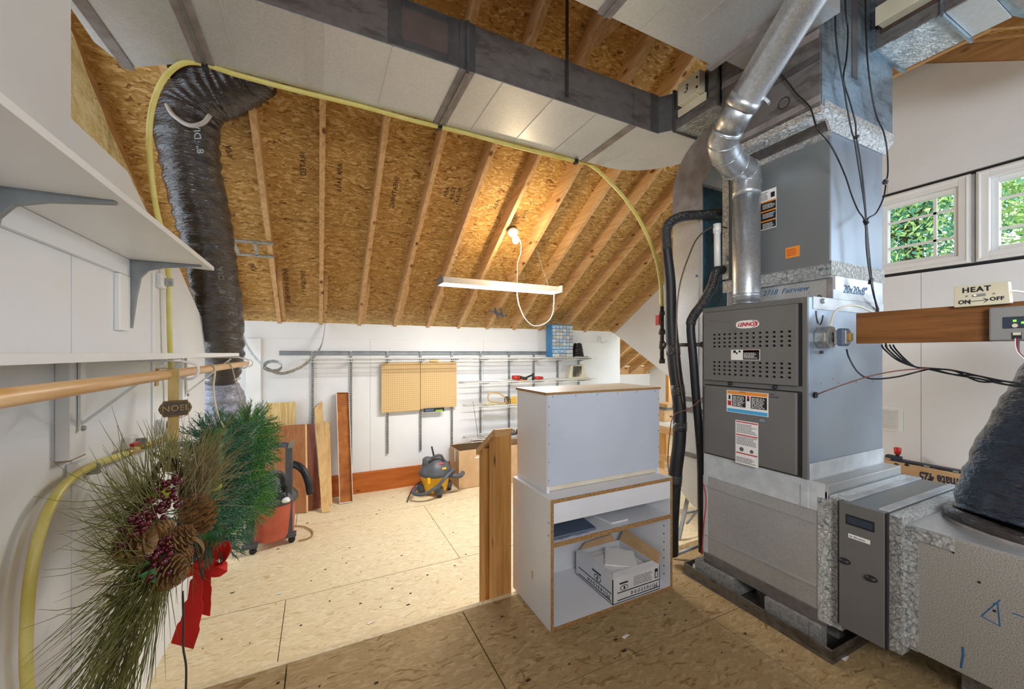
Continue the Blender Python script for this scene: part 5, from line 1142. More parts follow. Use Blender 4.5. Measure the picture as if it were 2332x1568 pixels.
sd = tt.nodes.new('ShaderNodeVectorMath'); sd.operation = 'DISTANCE'; sm = tt.nodes.new('ShaderNodeVectorMath'); sm.operation = 'MULTIPLY'; sm.inputs[1].default_value = (1, 0, 1); tt.links.new(sx_.outputs[0], sm.inputs[0]); tt.links.new(sm.outputs[0], sd.inputs[0]); sd.inputs[1].default_value = (.5, 0, .5)
tt.links.new(ramp(tt, sd.outputs['Value'], [(.13, srgb('#6e4c24')), (.17, srgb('#cdac78'))]), bb.inputs['Base Color'])
for i, (xa, xb, sk, lab) in enumerate(((.668, 1.130, .0, 'left tan pegboard panel on the far wall'), (1.136, 1.600, .018, 'right tan pegboard panel on the far wall'))):
    Yp = 4.905; o = B().prism([(xa, Yp, .585+sk), (xb, Yp, .590+sk), (xb, Yp, 1.188), (xa, Yp, 1.182)][::-1], (0, .008, 0)).mk('pegboard', PEG); tag(o, lab, 'pegboard')
lv = thing('spirit_level', 'short black level with green vial hooked under the pegboards', 'tool', at(988, 935, Y=4.87))
bxp('body', 965, 1012, 930, 938.5, 4.875, .018, BLACK, lv, bev=.002); bxp('vial', 992, 1008, 933, 937, 4.872, .003, LED if False else mat('green vial', '#a0c030', '#90b028', 5, .3), lv); bxp('label_plate', 968, 988, 931.5, 937, 4.873, .002, DARKV, lv)
o = bxp('tape_gauge', 980, 999, 818, 823, 4.88, .03, VACY, None); tag(o, 'small yellow gauge resting on top of the right pegboard', 'tool')
o = bxp('wall_plank', 561, 594, 770, 1150, YK-.028, .026, WHITE, None, bev=.003); o.location.z = o.location.z; tag(o, 'tall white painted plank standing against the far wall by the black duct', 'board')
# metal strip with a loop
P = [at(548, 742, Y=4.85), at(562, 785, Y=4.80), at(585, 818, Y=4.75), at(602, 833, Y=4.7)]
for k in range(13):
    a = radians(200-k*30); P.append(at(622+20*cos(a), 833-11*sin(a)+0, Y=4.7-.01*k))
P += [at(640, 850, Y=4.6), at(680, 838, Y=4.6), at(712, 815, Y=4.65), at(730, 790, Y=4.75), at(737, 765, Y=4.85), at(741, 735, Y=4.93)]
o = ribbon('metal_strip', P, .032, SILV, None, (0, -.35, 1), 5, .0008); tag(o, 'springy bare metal strip hanging in a loop on the far wall', 'strap')
# ladder bracket on the rafters
def onrafter(x, y, d=0):
    r = ray(x, y); t_ = (ZK+PIT*YK-CAM[2]-d)/(r[2]+PIT*r[1]); return (r[0]*t_, r[1]*t_, CAM[2]+r[2]*t_)
lb = thing('steel_bracket', 'galvanised ladder shaped bracket nailed to the left rafters', 'bracket', onrafter(575, 565))
b = B()
for (a, c) in (((530, 546), (622, 555)), ((532, 577), (624, 585)), ((530, 546), (543, 577)), ((580, 550), (586, 582))): b.bar(onrafter(*a, .02), onrafter(*c, .02), .028, .01, (0, PIT, 1))
b.mk('frame', SILV, lb)
# shop light
sl = thing('shop_light', 'long lit white shop light hanging on chains from the rafters', 'light fixture', (1.6, 3.38, 1.9))
YS = 3.38; a = Vector(at(1003, 640, Y=YS)); c = Vector(at(1267, 661, Y=YS)); d = (c-a).normalized(); zz = (a.z+c.z)/2
V0 = [(a.x, YS-.10, zz-.028), (a.x, YS-.035, zz+.036), (a.x, YS+.035, zz+.036), (a.x, YS+.10, zz-.028), (a.x, YS+.09, zz-.028), (a.x, YS+.03, zz+.030), (a.x, YS-.03, zz+.030), (a.x, YS-.09, zz-.028)]
B().prism(V0, (c.x-a.x, 0, 0)).mk('housing', WHITE, sl); bx('end_cap', a.x-.012, a.x-.0005, YS-.10, YS+.10, zz-.030, zz+.038, LGREY, sl, bev=.003); bx('end_cap', c.x+.0005, c.x+.012, YS-.10, YS+.10, zz-.030, zz+.038, WHITE, sl, bev=.003)
for y in (YS-.045, YS+.045): B().tube([(a.x+.01, y, zz-.012), (c.x-.01, y, zz-.012)], .019, 12).mk('tube', GLOW, sl, smooth=True)
al = area('shop_light_glow', ((a.x+c.x)/2, YS, zz-.05), ((a.x+c.x)/2, YS-.001, 0), c.x-a.x, .17, 42, (.93, .965, 1.0)); setparent(al, sl) if False else None
def chain(par, p, q_, n=22, nm='chain'):
    p = Vector(p); q_ = Vector(q_); b = B(); dd_ = (q_-p)/n
    for k in range(n):
        c_ = p+dd_*(k+.5); s_ = Vector((1, 0, 0)) if k % 2 else Vector((0, 1, 0)); u_ = dd_.normalized(); L = dd_.length*.62
        b.tube([c_+u_*(L*cos(t))+s_*(.0065*sin(t)) for t in [2*pi*j/8 for j in range(9)]], .0016, 4, caps=False)
    b.mk(nm, SILV, par)
r1 = onrafter(1055, 540); r2 = onrafter(1222, 568)
chain(sl, (a.x+.08, YS, zz+.03), (r1[0], r1[1], r1[2])); chain(sl, (c.x-.09, YS, zz+.03), (r2[0], r2[1], r2[2]))
lb_ = thing('bulb_holder', 'bare lit bulb in a white porcelain holder on a rafter', 'lamp', onrafter(1165, 520))
p = Vector(onrafter(1166, 522, .0)); nrm = Vector((0, -PIT, -1)).normalized()
def lathe_dir(prof, c, dr, n=20):
    dr = Vector(dr).normalized(); u_ = dr.orthogonal().normalized(); v_ = dr.cross(u_); V = []; F = []
    for (r, z) in prof:
        for k in range(n): a_ = 2*pi*k/n; V.append(Vector(c)+dr*z+u_*(r*cos(a_))+v_*(r*sin(a_)))
    for i in range(len(prof)-1):
        for k in range(n): F.append((i*n+k, i*n+(k+1) % n, (i+1)*n+(k+1) % n, (i+1)*n+k))
    return V, F
def ld(name, prof, c, dr, m, par): V, F = lathe_dir(prof, c, dr); return mk(name, V, F, m, par, smooth=True)
ld('box', [(0, .0), (.05, .0), (.05, .03), (0, .03)], p, nrm, IRON, lb_); ld('porcelain', [(0, .031), (.055, .031), (.052, .05), (.03, .075), (.022, .085), (0, .086)], p, nrm, PVC, lb_)
ld('bulb', [(.013, .087), (.014, .10), (.024, .125), (.030, .15), (.026, .172), (.012, .186), (0.0001, .189)], p, nrm, BULB, lb_)
bp_ = p+nrm*.145; point('bulb_light', tuple(bp_+nrm*.06), 17, (1.0, .78, .48), .03)
sc_ = Vector((1, 0, 0))
P = [p+nrm*.06+Vector((.03, 0, 0)), Vector(at(1186, 552, Y=p.y-.1)), Vector(at(1186, 575, Y=YS+.05)), Vector(at(1179, 600, Y=YS+.08)), Vector(at(1178, 635, Y=YS+.09)), Vector(at(1178, 672, Y=YS+.07)), Vector(at(1184, 700, Y=YS)), Vector(at(1198, 728, Y=YS-.03)), Vector(at(1218, 742, Y=YS-.04)), Vector(at(1245, 734, Y=YS-.04)), Vector(at(1259, 712, Y=YS-.03)), Vector(at(1262, 668, Y=YS-.01))]
tb('power_cord', P, .0038, mat('cream cord', '#cfcabc', '#c4bfb0', 5, .5), sl, 8, 8)
o = B().bar(onrafter(1347, 93, -.02), onrafter(1405, 38, -.02), .09, .038, (0, PIT, 1)).mk('roof_brace', PINE_Y); tag(o, 'short pine block nailed between the rafters above the trunk duct', 'brace')
# hook on the rafters
hk = thing('tool_hook', 'dark steel hook hanging on a rafter below the shop light', 'hook', onrafter(1130, 712))
b = B()
for (a_, c_) in (((1114, 708), (1136, 712)), ((1127, 701), (1133, 722)), ((1140, 702), (1145, 722)), ((1127, 712), (1155, 720))): b.bar(onrafter(*a_, .04), onrafter(*c_, .04), .02, .014, (0, 1, 0))
b.mk('hook_body', INKG, hk)
o = tb('wall_hook', [at(1362, 779, Y=YK-.02), at(1363, 768, Y=YK-.02), at(1367, 766, Y=YK-.02), at(1369, 779, Y=YK-.02), at(1377, 779, Y=YK-.06), at(1383, 774, Y=YK-.07)], .003, SILV, None, 6, 4); tag(o, 'bent wire hook at the right end of the far wall', 'hook')
# blue drawer case
bcx = thing('drawer_case', 'blue case of small clear drawers on the top wire shelf', 'organizer', (2.9, 4.75, 1.24))
YB = 4.665; a = at(1257, 738, Y=YB); c = at(1306, 812, Y=YB); x0_, x1_, z0_, z1_ = a[0], c[0], 1.241, a[2]
bx('case_body', x0_, x1_, YB+.012, YB+.16, z0_, z1_, BLUEP, bcx, bev=.004); fb = B(); nc, nr = 6, 7; Hs = (z1_-z0_)*.72; 
frame(fb, 0, 0, 0, 0, 0, 0, 0) if False else None
DM = [CLEARD, mat('drawer of screws', '#c8c4b8', '#5a6878', 90, .4), mat('drawer of bits', '#8f9aa0', '#d8cfc0', 120, .4)]
random.seed(2)
gh = (z1_-z0_)/9.4
for r in range(7):
    for k in range(nc):
        xa = x0_+.01+(x1_-x0_-.02)*k/nc; xb = x0_+.01+(x1_-x0_-.02)*(k+1)/nc; zt_ = z1_-.01-r*gh
        bx('drawer', xa+.003, xb-.003, YB, YB+.011, zt_-gh+.004, zt_-.003, random.choice(DM), bcx)
for r in range(2):
    for k in range(3):
        xa = x0_+.01+(x1_-x0_-.02)*k/3; xb = x0_+.01+(x1_-x0_-.02)*(k+1)/3; zt_ = z1_-.012-7*gh-r*gh*1.12
        bx('drawer', xa+.004, xb-.004, YB-.004, YB+.011, zt_-gh*1.08+.004, zt_-.003, random.choice(DM), bcx)
hb = thing('black_bundle', 'stack of black rubber coils right of the blue drawer case', 'coil', (3.35, 4.72, 1.24))
cx_ = at(1317, 800, Y=4.75)[0]
for k, (r, z) in enumerate(((.075, 1.255), (.07, 1.29), (.062, 1.325), (.058, 1.355), (.05, 1.39), (.042, 1.42))):
    tb('coil', [(cx_+(r+.006*sin(5*t))*cos(t)*1.1, 4.76+r*.7*sin(t), z+.006*sin(3*t)) for t in [2*pi*j/24 for j in range(25)]], .019, BLACK, hb, 8)
bx('tray', cx_-.10, cx_+.13, 4.68, 4.85, 1.2365, 1.25, LGREY, hb, bev=.003)
ra = thing('beige_radio', 'old beige slotted radio standing on the middle wire shelf', 'radio', (3.3, 4.75, .93))
a = at(1305, 830, Y=4.72); c = at(1335, 861, Y=4.72)
B().hexa([(a[0]-.07, 4.74, .930), (c[0], 4.70, .930), (c[0], 4.86, .930), (a[0]-.02, 4.90, .930), (a[0]-.01, 4.74, a[2]-.01), (c[0]-.03, 4.72, a[2]), (c[0]-.03, 4.84, a[2]), (a[0]+.02, 4.86, a[2]-.01)]).mk('casing', IVORY, ra, bev=.006)
for k in range(7): x = a[0]+.005+k*.022; B().bar((x, 4.722, .955), (x+.006, 4.716, a[2]-.02), .009, .008, (0, 1, 0)).mk('grille_slot', BLKT, ra)
# tools and cords
tl_ = thing('heat_gun', 'red plastic drill with black chuck lying on middle shelf', 'tool', (2.6, 4.75, .93))
zt0 = .929
B().tube([(at(1166, 860, Y=4.75)[0], 4.75, .972), (at(1183, 858, Y=4.72)[0], 4.72, .965)], [.026, .034], 14).mk('handle', RED, tl_, smooth=True); B().tube([(at(1185, 858, Y=4.74)[0], 4.74, .96), (at(1200, 860, Y=4.74)[0], 4.74, .95)], [.03, .015], 12).mk('chuck', BLACK, tl_, smooth=True)
for i, (xa, xb, ya_, yb_, r, m, lab) in enumerate(((1190, 1215, 863, 852, .012, BLACK, 'black handled pliers on the middle wire shelf'), (1214, 1214, 866, 849, .016, BLACK, 'upright black socket tool on the middle wire shelf'), (1219, 1236, 860, 860, .022, RED, 'pink red handled screwdriver at right of the tool pile'), (1175, 1232, 868, 867, .007, BLACK, 'long dark bar at the front edge of the tool pile'), (1180, 1200, 864, 866, .008, ORT, 'thin orange handled tool in the tool pile'))):
    o = tb('hand_tool', [at(xa, ya_, Y=4.72), at((xa+xb)/2, (ya_+yb_)/2, Y=4.72), at(xb, yb_, Y=4.72)], [r, r*1.1, r*.8], m, None, 10); tag(o, lab, 'tool')
o = tb('white_tube', [at(1098, 867, Y=4.72), at(1130, 866, Y=4.72), at(1160, 868, Y=4.72)], .013, PVC, None, 10); tag(o, 'white plastic tube lying at the left of middle shelf', 'tube')
cd = thing('cord_coil', 'yellow extension cord coil with tan loop on a wire shelf', 'cord', (2.3, 4.75, .63))
tb('loop', [at(x, y, Y=4.72) for x, y in ((1160, 918), (1135, 916), (1114, 912), (1112, 900), (1120, 893), (1135, 895), (1148, 903), (1155, 915))], .008, mat('tan cord', '#c59a5a', '#b48a4a', 10, .5), cd, 8, 5)
for k in range(8):
    cxk = 1152+k*3; c0 = Vector(at(cxk, 912, Y=4.74)); tb('turn', [c0+Vector((.012*cos(t)+.004*k, .03*sin(t)+0, .052*sin(t+.4))) for t in [2*pi*j/14 for j in range(15)]], .006, BLACK if k < 3 else VACY, cd, 6)
nb = thing('net_bag', 'pale tangled rope lying on the cord shelf', 'rope', (2.0, 4.72, .63)); random.seed(8)
for k in range(9):
    P = [at(1094+random.uniform(0, 62), 917+random.uniform(0, 9), Y=4.68+random.uniform(0, .1)) for _ in range(7)]; P.sort(key=lambda q_: q_[0]+random.uniform(-.1, .1)); P = [(q_[0], q_[1], max(q_[2], .634)) for q_ in P]; tb('strand', P, .0045, CREAM, nb, 5, 4)
o = tb('antenna_rod', [at(1077, 914, Y=4.66), at(1083, 955, Y=4.70), at(1089, 998, Y=4.74)], .003, INKG, None, 6); tag(o, 'thin metal rod leaning left of the lowest wire shelf', 'rod')
random.seed(4)
for k in range(5):
    p = at(1168+k*3, 985+6*(k % 3), Y=4.7); o = B().lathe([(0, 0), (.035, .0), (.04, .03), (.03, .06), (0, .065)], (p[0]+.02*k, 4.70+.03*(k % 2), .2195), 12).mk('shelf_tin', (INKG, IVORY, BRONZE, VACY, BLUEP)[k], smooth=True); tag(o, ('dark small tin', 'ivory small tin', 'bronze small tin', 'yellow small tin', 'blue small tin')[k]+' on the lowest shelf half hidden by the cabinets', 'tin')
# leaning boards
def lean(name, bl, br, tl, tr, yt, th, m, lab, cat='board', **k):   # pixel corners, bottom on the lower floor, top on plane Y = yt
    a = Vector(at(*bl, Z=FF+.001)); b_ = Vector(at(*br, Z=FF+.001)); c = Vector(at(*tr, Y=yt)); d_ = Vector(at(*tl, Y=yt))
    n = (b_-a).cross(d_-a).normalized(); n = n if n.y > 0 else -n
    o = B().prism([a, b_, c, d_], tuple(n*th)).mk(name, m, None, **k); tag(o, lab, cat); o.location.z += .004; return o
o = bxp('bamboo_board', 606, 673, 918, 1010, 4.90, .02, BAMBOO, None, bev=.004); tag(o, 'square bamboo board standing behind the brown panel on the far wall', 'board')
o2 = bxp('block_under', 612, 668, 1010, 1150, 4.91, .018, WHITE, None) if False else None
o.location.z = o.location.z
lean('brown_panel', (600, 1172), (697, 1168), (600, 973), (694, 966), 4.78, .016, BROWNP, 'wide brown laminate panel leaning on the far wall behind the red vacuum')
lean('panel_edge', (697.5, 1168), (702, 1167), (694.5, 966), (699, 966), 4.78, .016, PALEW, 'narrow pale batten along the right edge of the brown panel')
lean('dark_panel', (703, 1164), (731, 1156), (700, 966), (716, 965), 4.84, .012, DARKP, 'dark reddish panel leaning just right of the brown panel')
lean('pale_plank', (733, 1168), (751, 1166), (716, 931), (733, 912), 4.93, .018, PALEW, 'pale plank with slanted top leaning in front of the others')
lean('pale_plank', (748, 1152), (757, 1150), (738, 960), (751, 962), 4.93, .018, PALEW, 'narrow pale plank half hidden behind the slanted one')
ty = thing('metal_tray', 'long narrow rusty brown tray with white rim leaning upright', 'tray', (.35, 4.85, FF))
a = Vector(at(774, 1149, Z=FF+.002)); b_ = Vector(at(805, 1149, Z=FF+.002)); c = Vector(at(794, 893, Y=4.93)); d_ = Vector(at(766, 893, Y=4.93))
a = Vector((a.x, 4.72, FF+.004)); b_ = Vector((b_.x, 4.72, FF+.004))
nn = (b_-a).cross(d_-a).normalized(); nn = nn if nn.y > 0 else -nn
B().prism([a, b_, c, d_], tuple(nn*.006)).mk('tray_base', RUSTP, ty)
for (p_, q_) in ((a, b_), (b_, c), (c, d_), (d_, a)): B().bar(p_-nn*.016, q_-nn*.016, .005, .036, tuple(nn)).mk('rim', WHITE, ty)
# cardboard boxes
def carton(x0, x1, y0, y1, z0, z1, lab, open_=True):
    t_ = thing('cardboard_box', lab, 'box', ((x0+x1)/2, (y0+y1)/2, z0)); b = B(); w_ = .005
    b.box(x0, x1, y0, y0+w_, z0, z1).box(x0, x1, y1-w_, y1, z0, z1).box(x0, x0+w_, y0+w_, y1-w_, z0, z1).box(x1-w_, x1, y0+w_, y1-w_, z0, z1).box(x0, x1, y0, y1, z0, z0+.003); b.mk('box_body', CARD, t_)
    if open_:
        m_ = (y0+y1)/2
        B().prism([(x0, y1, z1), (x0, m_+.02, z1+.035), (x0+.42*(x1-x0), m_+.0, z1+.06), (x0+.45*(x1-x0), y1, z1+.01)], (0, 0, .004)).mk('flap', CARD, t_); B().prism([(x0+.46*(x1-x0), y1, z1), (x0+.36*(x1-x0), m_, z1+.085), (x1, m_-.06, z1+.05), (x1, y1, z1)], (0, 0, .004)).mk('flap', CARD, t_)
        B().prism([(x0, y0, z1), (x1, y0, z1), (x1-.02, y0+.08, z1-.02), (x0+.02, y0+.08, z1-.025)], (0, 0, .004)).mk('flap', CARD, t_)
        B().prism([(x0+.35*(x1-x0), y0-.0006, z1-.11), (x0+.55*(x1-x0), y0-.0006, z1-.10), (x0+.55*(x1-x0), y0-.0006, z1-.08), (x0+.35*(x1-x0), y0-.0006, z1-.09)], (0, -.0006, 0)).mk('tape_piece', LABELW, t_)
        bx('tape_piece', x0-.0008, x0, y0+.13, y0+.18, z1-.16, z1-.01, LABELW, t_)
    return t_
carton(1.518, 2.12, 4.563, 4.925, FF+.001, .112, 'open cardboard box against the far wall beside the yellow vacuum')
carton(2.16, 2.62, 4.50, 4.92, FF+.001, .13, 'second cardboard box behind the stair half wall, flaps closed', False)
# yellow wet and dry vacuum
yv = thing('shop_vacuum', 'yellow and charcoal wet dry vacuum by the cardboard box', 'vacuum cleaner', (1.235, 4.60, FF))
vx, vy = 1.235, 4.585
B().lathe([(0, .035), (.125, .035), (.135, .05), (.172, .235), (.176, .24), (0, .24)], (vx, vy, FF), 32).mk('tub', VACY, yv, smooth=True)
B().lathe([(.183, .225), (.19, .235), (.19, .26), (.183, .275), (.175, .30), (.15, .35), (.10, .40), (.05, .425), (0, .43)], (vx, vy, FF), 32).mk('motor_lid', VACG, yv, smooth=True)
B().lathe([(.05, 0), (.06, .02), (.055, .09), (.03, .11), (0, .11)], (vx-.10, vy-.02, FF+.33), 20).mk('exhaust_hood', VACG, yv, smooth=True)
tb('carry_handle', [(vx-.09, vy-.08, FF+.40), (vx-.03, vy-.10, FF+.46), (vx+.04, vy-.10, FF+.46), (vx+.08, vy-.09, FF+.39)], .014, VACG, yv, 10, 6)
bx('brand_plate', vx+.0, vx+.06, vy-.167, vy-.15, FF+.33, FF+.345, RED, yv) if False else B().bar((vx+.0, vy-.128, FF+.372), (vx+.06, vy-.122, FF+.372), .02, .012, (0, -1, 1)).mk('red_plate', RED, yv)
B().bar((vx+.035, vy-.158, FF+.318), (vx+.085, vy-.147, FF+.318), .026, .012, (0, -1, 1)).mk('print_patch', VACY, yv)
for (dx, dy) in ((.0, -.155), (-.155, .02), (.155, .02), (0.0, .155)):
    B().lathe([(0, .03), (.045, .035), (.058, .07), (.05, .11), (.025, .13), (0, .132)], (vx+dx, vy+dy, FF), 18).mk('caster_housing', VACG, yv, smooth=True); B().lathe([(0, -.012), (.024, -.012), (.026, 0), (.024, .012), (0, .012)], (vx+dx*1.12, vy+dy*1.12-.01, FF+.027), 16, 'y').mk('caster_wheel', BLACK, yv, smooth=True)
bx('latch', vx-.135, vx-.10, vy-.170, vy-.135, FF+.17, FF+.235, VACY, yv, bev=.004)
tb('inlet', [(vx+.12, vy-.14, FF+.225), (vx+.17, vy-.17, FF+.225), (vx+.25, vy-.17, FF+.215), (vx+.30, vy-.12, FF+.23)], .027, VACG, yv, 12, 5)
tb('hose', [(vx+.20, vy-.06, FF+.24), (vx+.17, vy-.16, FF+.29), (vx+.08, vy-.23, FF+.26), (vx-.05, vy-.26, FF+.16), (vx-.20, vy-.24, FF+.09), (vx-.29, vy-.15, FF+.09), (vx-.24, vy-.05, FF+.11)], .019, VACG, yv, 12, 8)
tb('wand', [(vx+.035, vy+.10, FF+.30), (vx-.01, vy+.13, FF+.52)], [.014, .010], BLACK, yv, 10); tb('power_cord', [(vx-.16, vy+.06, FF+.14), (vx-.24, vy-.02, FF+.12), (vx-.33, vy-.10, FF+.04), (vx-.36, vy-.17, FF+.008)], .006, BLACK, yv, 8, 6); tb('crevice_tool', [(vx-.25, vy-.0, FF+.11), (vx-.31, vy-.06, FF+.055)], [.013, .008], RED, yv, 8)
# red drum vacuum behind the wreaths
rv = thing('shop_vacuum', 'old faded red drum vacuum in black caster frame, behind the wreaths', 'vacuum cleaner', (-.36, 4.0, FF))
rx, ry = -.365, 4.02
B().lathe([(0, .06), (.155, .06), (.165, .075), (.185, .36), (.192, .365), (.192, .375), (0, .375)], (rx, ry, FF), 32).mk('drum', ORGB, rv, smooth=True)
B().lathe([(.198, .36), (.20, .40), (.17, .44), (.12, .47), (.11, .56), (.08, .60), (0, .61)], (rx, ry, FF), 32).mk('motor_lid', VACG, rv, smooth=True)
for (x_, y_, top) in ((-.232, 3.935, .83), (-.505, 3.84, .50)):
    bx('frame_post', x_-.028, x_+.028, y_-.022, y_+.022, FF+.07, FF+top, DARKV if False else VACG, rv, bev=.006); bx('caster_foot', x_-.055, x_+.055, y_-.035, y_+.035, FF+.055, FF+.09, VACG, rv, bev=.006)
    B().lathe([(0, -.012), (.026, -.012), (.028, 0), (.026, .012), (0, .012)], (x_+.02, y_-.0, FF+.0285), 16, 'y').mk('caster_wheel', BLACK, rv, smooth=True)
B().lathe([(0, -.012), (.026, -.012), (.028, 0), (.026, .012), (0, .012)], (-.56, 4.14, FF+.0285), 16, 'y').mk('caster_wheel', BLACK, rv, smooth=True); bx('caster_foot', -.60, -.50, 4.10, 4.17, FF+.055, FF+.10, VACG, rv, bev=.006)
tb('push_handle', [(-.232, 3.94, FF+.82), (-.26, 3.96, FF+.85), (-.34, 4.0, FF+.84), (-.42, 4.04, FF+.80)], .024, VACG, rv, 10, 5)
B().prism([(-.25, 3.915, FF+.80), (-.20, 3.915, FF+.83), (-.19, 3.915, FF+.90), (-.235, 3.915, FF+.86)], (0, .04, 0)).mk('nozzle_tip', LGREY, rv)
P = [(-.25, 4.12, FF+.60), (-.20, 4.08, FF+.64), (-.13, 4.02, FF+.60), (-.085, 3.98, FF+.50), (-.07, 3.97, FF+.39)]
flex(P, [.03, .031, .031, .031, .029], 'hose', BLACK, rv, 16, 14, .003, 1.2, 2, .0, 4)
for k in range(4): tb('cable_turn', [(rx+.09+.035*cos(t), ry-.16+.02*sin(t), FF+.44+.02*k+.03*sin(t)) for t in [2*pi*j/14 for j in range(15)]], .005, BLACK, rv, 6)
B().lathe([(0, 0), (.03, .005), (.034, .02), (.02, .04), (0, .045)], (rx+.115, ry-.175, FF+.385), 14).mk('plug_head', PVC, rv, smooth=True)
o = tb('hose_ring', [at(x, y, Z=FF+.012) for x, y in ((668, 1197), (690, 1198), (709, 1207), (711, 1218), (698, 1226), (680, 1230))], .006, mat('tan hose', '#a8854e', '#967442', 10, .5), None, 8, 5); tag(o, 'thin tan hose end curled on the floor right of red vacuum', 'hose')
# ------------------------------------------------------------------ next room: bench, trestle
wb = thing('work_bench', 'pale wooden workbench with white top seen past the cabinets', 'table', (4.75, 4.15, FF))
bx('bench_top', 4.33, 5.15, 3.62, 4.75, .275, .315, mat('white bench top', '#efeeea', '#e6e5e0', 5, .35), wb, bev=.002)
for (x_, y_) in ((4.35, 3.66), (5.05, 3.66), (4.35, 4.66), (5.05, 4.66), (4.35, 4.10)): bx('leg', x_, x_+.07, y_, y_+.07, FF+.0005, .275, PINE_Z, wb)
bx('apron', 4.36, 5.10, 3.635, 3.66, .17, .275, PINE_X, wb); bx('apron', 4.335, 4.36, 3.66, 4.72, .17, .275, PINE_Y, wb); bx('lower_rail', 4.345, 4.37, 3.73, 4.70, -.22, -.13, PINE_Y, wb)
o = bx('wooden_case', 4.42, 4.98, 4.10, 4.45, .316, .49, PINE_X, None, bev=.003); tag(o, 'pale wooden drawer case on the back of the workbench', 'case')
o = bx('hand_saw', 4.40, 4.95, 4.06, 4.30, .491, .505, INKG, None); tag(o, 'flat dark tool lying on the wooden drawer case', 'tool')
o = bx('wooden_strip', 4.50, 5.0, 4.12, 4.35, .506, .56, PINE_X, None); tag(o, 'short pale wood block on top of the dark tool', 'board')
o = bx('door_frame_post', 5.05, 5.10, 4.6, 4.66, .3155, .95, PINE_Z, None); tag(o, 'upright pine post standing at the back of workbench', 'post')
ts = thing('trestle', 'grey steel folding trestle carrying timber offcuts behind the black pipe', 'trestle', (3.0, 3.0, FF))
tp = Vector(at(1558, 1112, t=3.6)); bz = tp.z
for s_ in (-1, 1):
    for e_ in (-1, 1): B().bar((tp.x+s_*.05+.1, tp.y+e_*.22+.2, bz), (tp.x+s_*.24+.1, tp.y+e_*.26+.2, FF+.006), .03, .02).mk('leg', STEEL, ts)
B().bar((tp.x-.10+.1, tp.y+.0, bz-.22), (tp.x+.30, tp.y+.0, bz-.24), .02, .02).mk('cross_brace', STEEL, ts); B().bar((tp.x-.02, tp.y-.04, bz-.30), (tp.x+.25, tp.y-.05, bz-.12), .016, .016).mk('cross_brace', STEEL, ts)
bx('top_beam', tp.x-.0, tp.x+.20, tp.y-.1, tp.y+.5, bz, bz+.04, PINE_Y, ts)
for k, (dx, dy, dz_, m) in enumerate(((-.15, -.12, .041, PALEW), (-.10, .06, .041, WHITE), (-.2, -.05, .06, PINE_X))):
    o = bx('timber_offcut', tp.x+dx, tp.x+dx+.55, tp.y+dy, tp.y+dy+.13, bz+dz_, bz+dz_+.018, m, None); tag(o, ('pale offcut at the front of the trestle', 'white painted offcut lying across the trestle', 'topmost pine offcut on the trestle')[k], 'board')
# ------------------------------------------------------------------ right side: beam, switch, controller, wires
bm = bx('wooden_beam', 2.2, 2.238, -.2, .930, 1.342, 1.480, BEAMW, None, bev=.002); tag(bm, 'brown stained board carrying the heat switch at the right', 'beam')
so = thing('switch_box', 'ivory switch plate hand lettered HEAT ON OFF', 'switch', at(2236, 690, X=2.17))
A_ = [at(2172, 700, X=2.172), at(2302, 690, X=2.172), at(2297, 640, X=2.172), at(2172, 653, X=2.172)]
B().prism(A_, (.027, 0, 0)).mk('plate', IVORY, so, bev=.002)
ux = (Vector(A_[1])-Vector(A_[0])).normalized(); uy = Vector((0, 0, 1))
def tpx(s_, size, x, y, X, par, m=BLKT, **k): return text(s_, size, at(x, y, X=X), ux, uy, m, par, thick=.0008, **k)
tpx('HEAT', .026, 2191, 662, 2.1708, so, bold=.0008, space=1.15); tpx('ON', .020, 2182, 689, 2.1708, so, bold=.0006); tpx('OFF', .018, 2254, 681, 2.1708, so, bold=.0006, space=1.1)
b = B(); X_ = 2.171
for (p_, q_) in (((2203, 687), (2251, 682)), ((2203, 687), (2210, 683)), ((2203, 687), (2210, 692)), ((2251, 682), (2240, 679)), ((2251, 682), (2241, 688))): b.tube([at(*p_, X=X_), at(*q_, X=X_)], .0011, 6)
b.mk('drawn_arrow', BLKT, so); A2 = [at(2218, 676, X=2.1715), at(2245, 673, X=2.1715), at(2245, 667, X=2.1715), at(2218, 670, X=2.1715)]
B().prism(A2, (-.002, 0, 0)).mk('toggle_slot', LGREY, so); B().lathe([(.004, 0), (.003, .008)], at(2220, 672, X=2.165), 10, 'x').mk('toggle', PVC, so)
for x_, y_ in ((2202, 674), (2264, 668)): B().lathe([(.003, 0), (.002, .002)], at(x_, y_, X=2.169), 8, 'x').mk('screw', LGREY, so)
o = tb('switch_cable', [at(2298, 663, X=2.19), at(2315, 662, X=2.20), at(2345, 668, X=2.21)], .004, PVC, None, 8, 4); tag(o, 'ivory cable leaving the heat switch to the right', 'cable')
hc = thing('zone_controller', 'grey control box with green lights on the brown beam', 'controller', at(2300, 776, X=2.16))
a = at(2251, 700, X=2.168); e_ = at(2345, 777, X=2.168); zb2 = at(2252, 776, X=2.168)[2]
bx('casing', 2.168, 2.199, e_[1], a[1], zb2, a[2], LGREY, hc, bev=.006)
def pan_(name, x0, x1, y0, y1, d, m, **k): p_ = at(x0, y0, X=2.168); q_ = at(x1, y0, X=2.168); r_2 = at(x0, y1, X=2.168); return bx(name, 2.168-d, 2.1675, q_[1], p_[1], r_2[2], p_[2], m, hc, **k)
pan_('display_panel', 2284, 2345, 722, 748, .003, BLUET, bev=.002); pan_('connector', 2305, 2327, 757, 772, .003, BLACK); pan_('terminal_block', 2308, 2326, 757, 763, .007, IVORY)
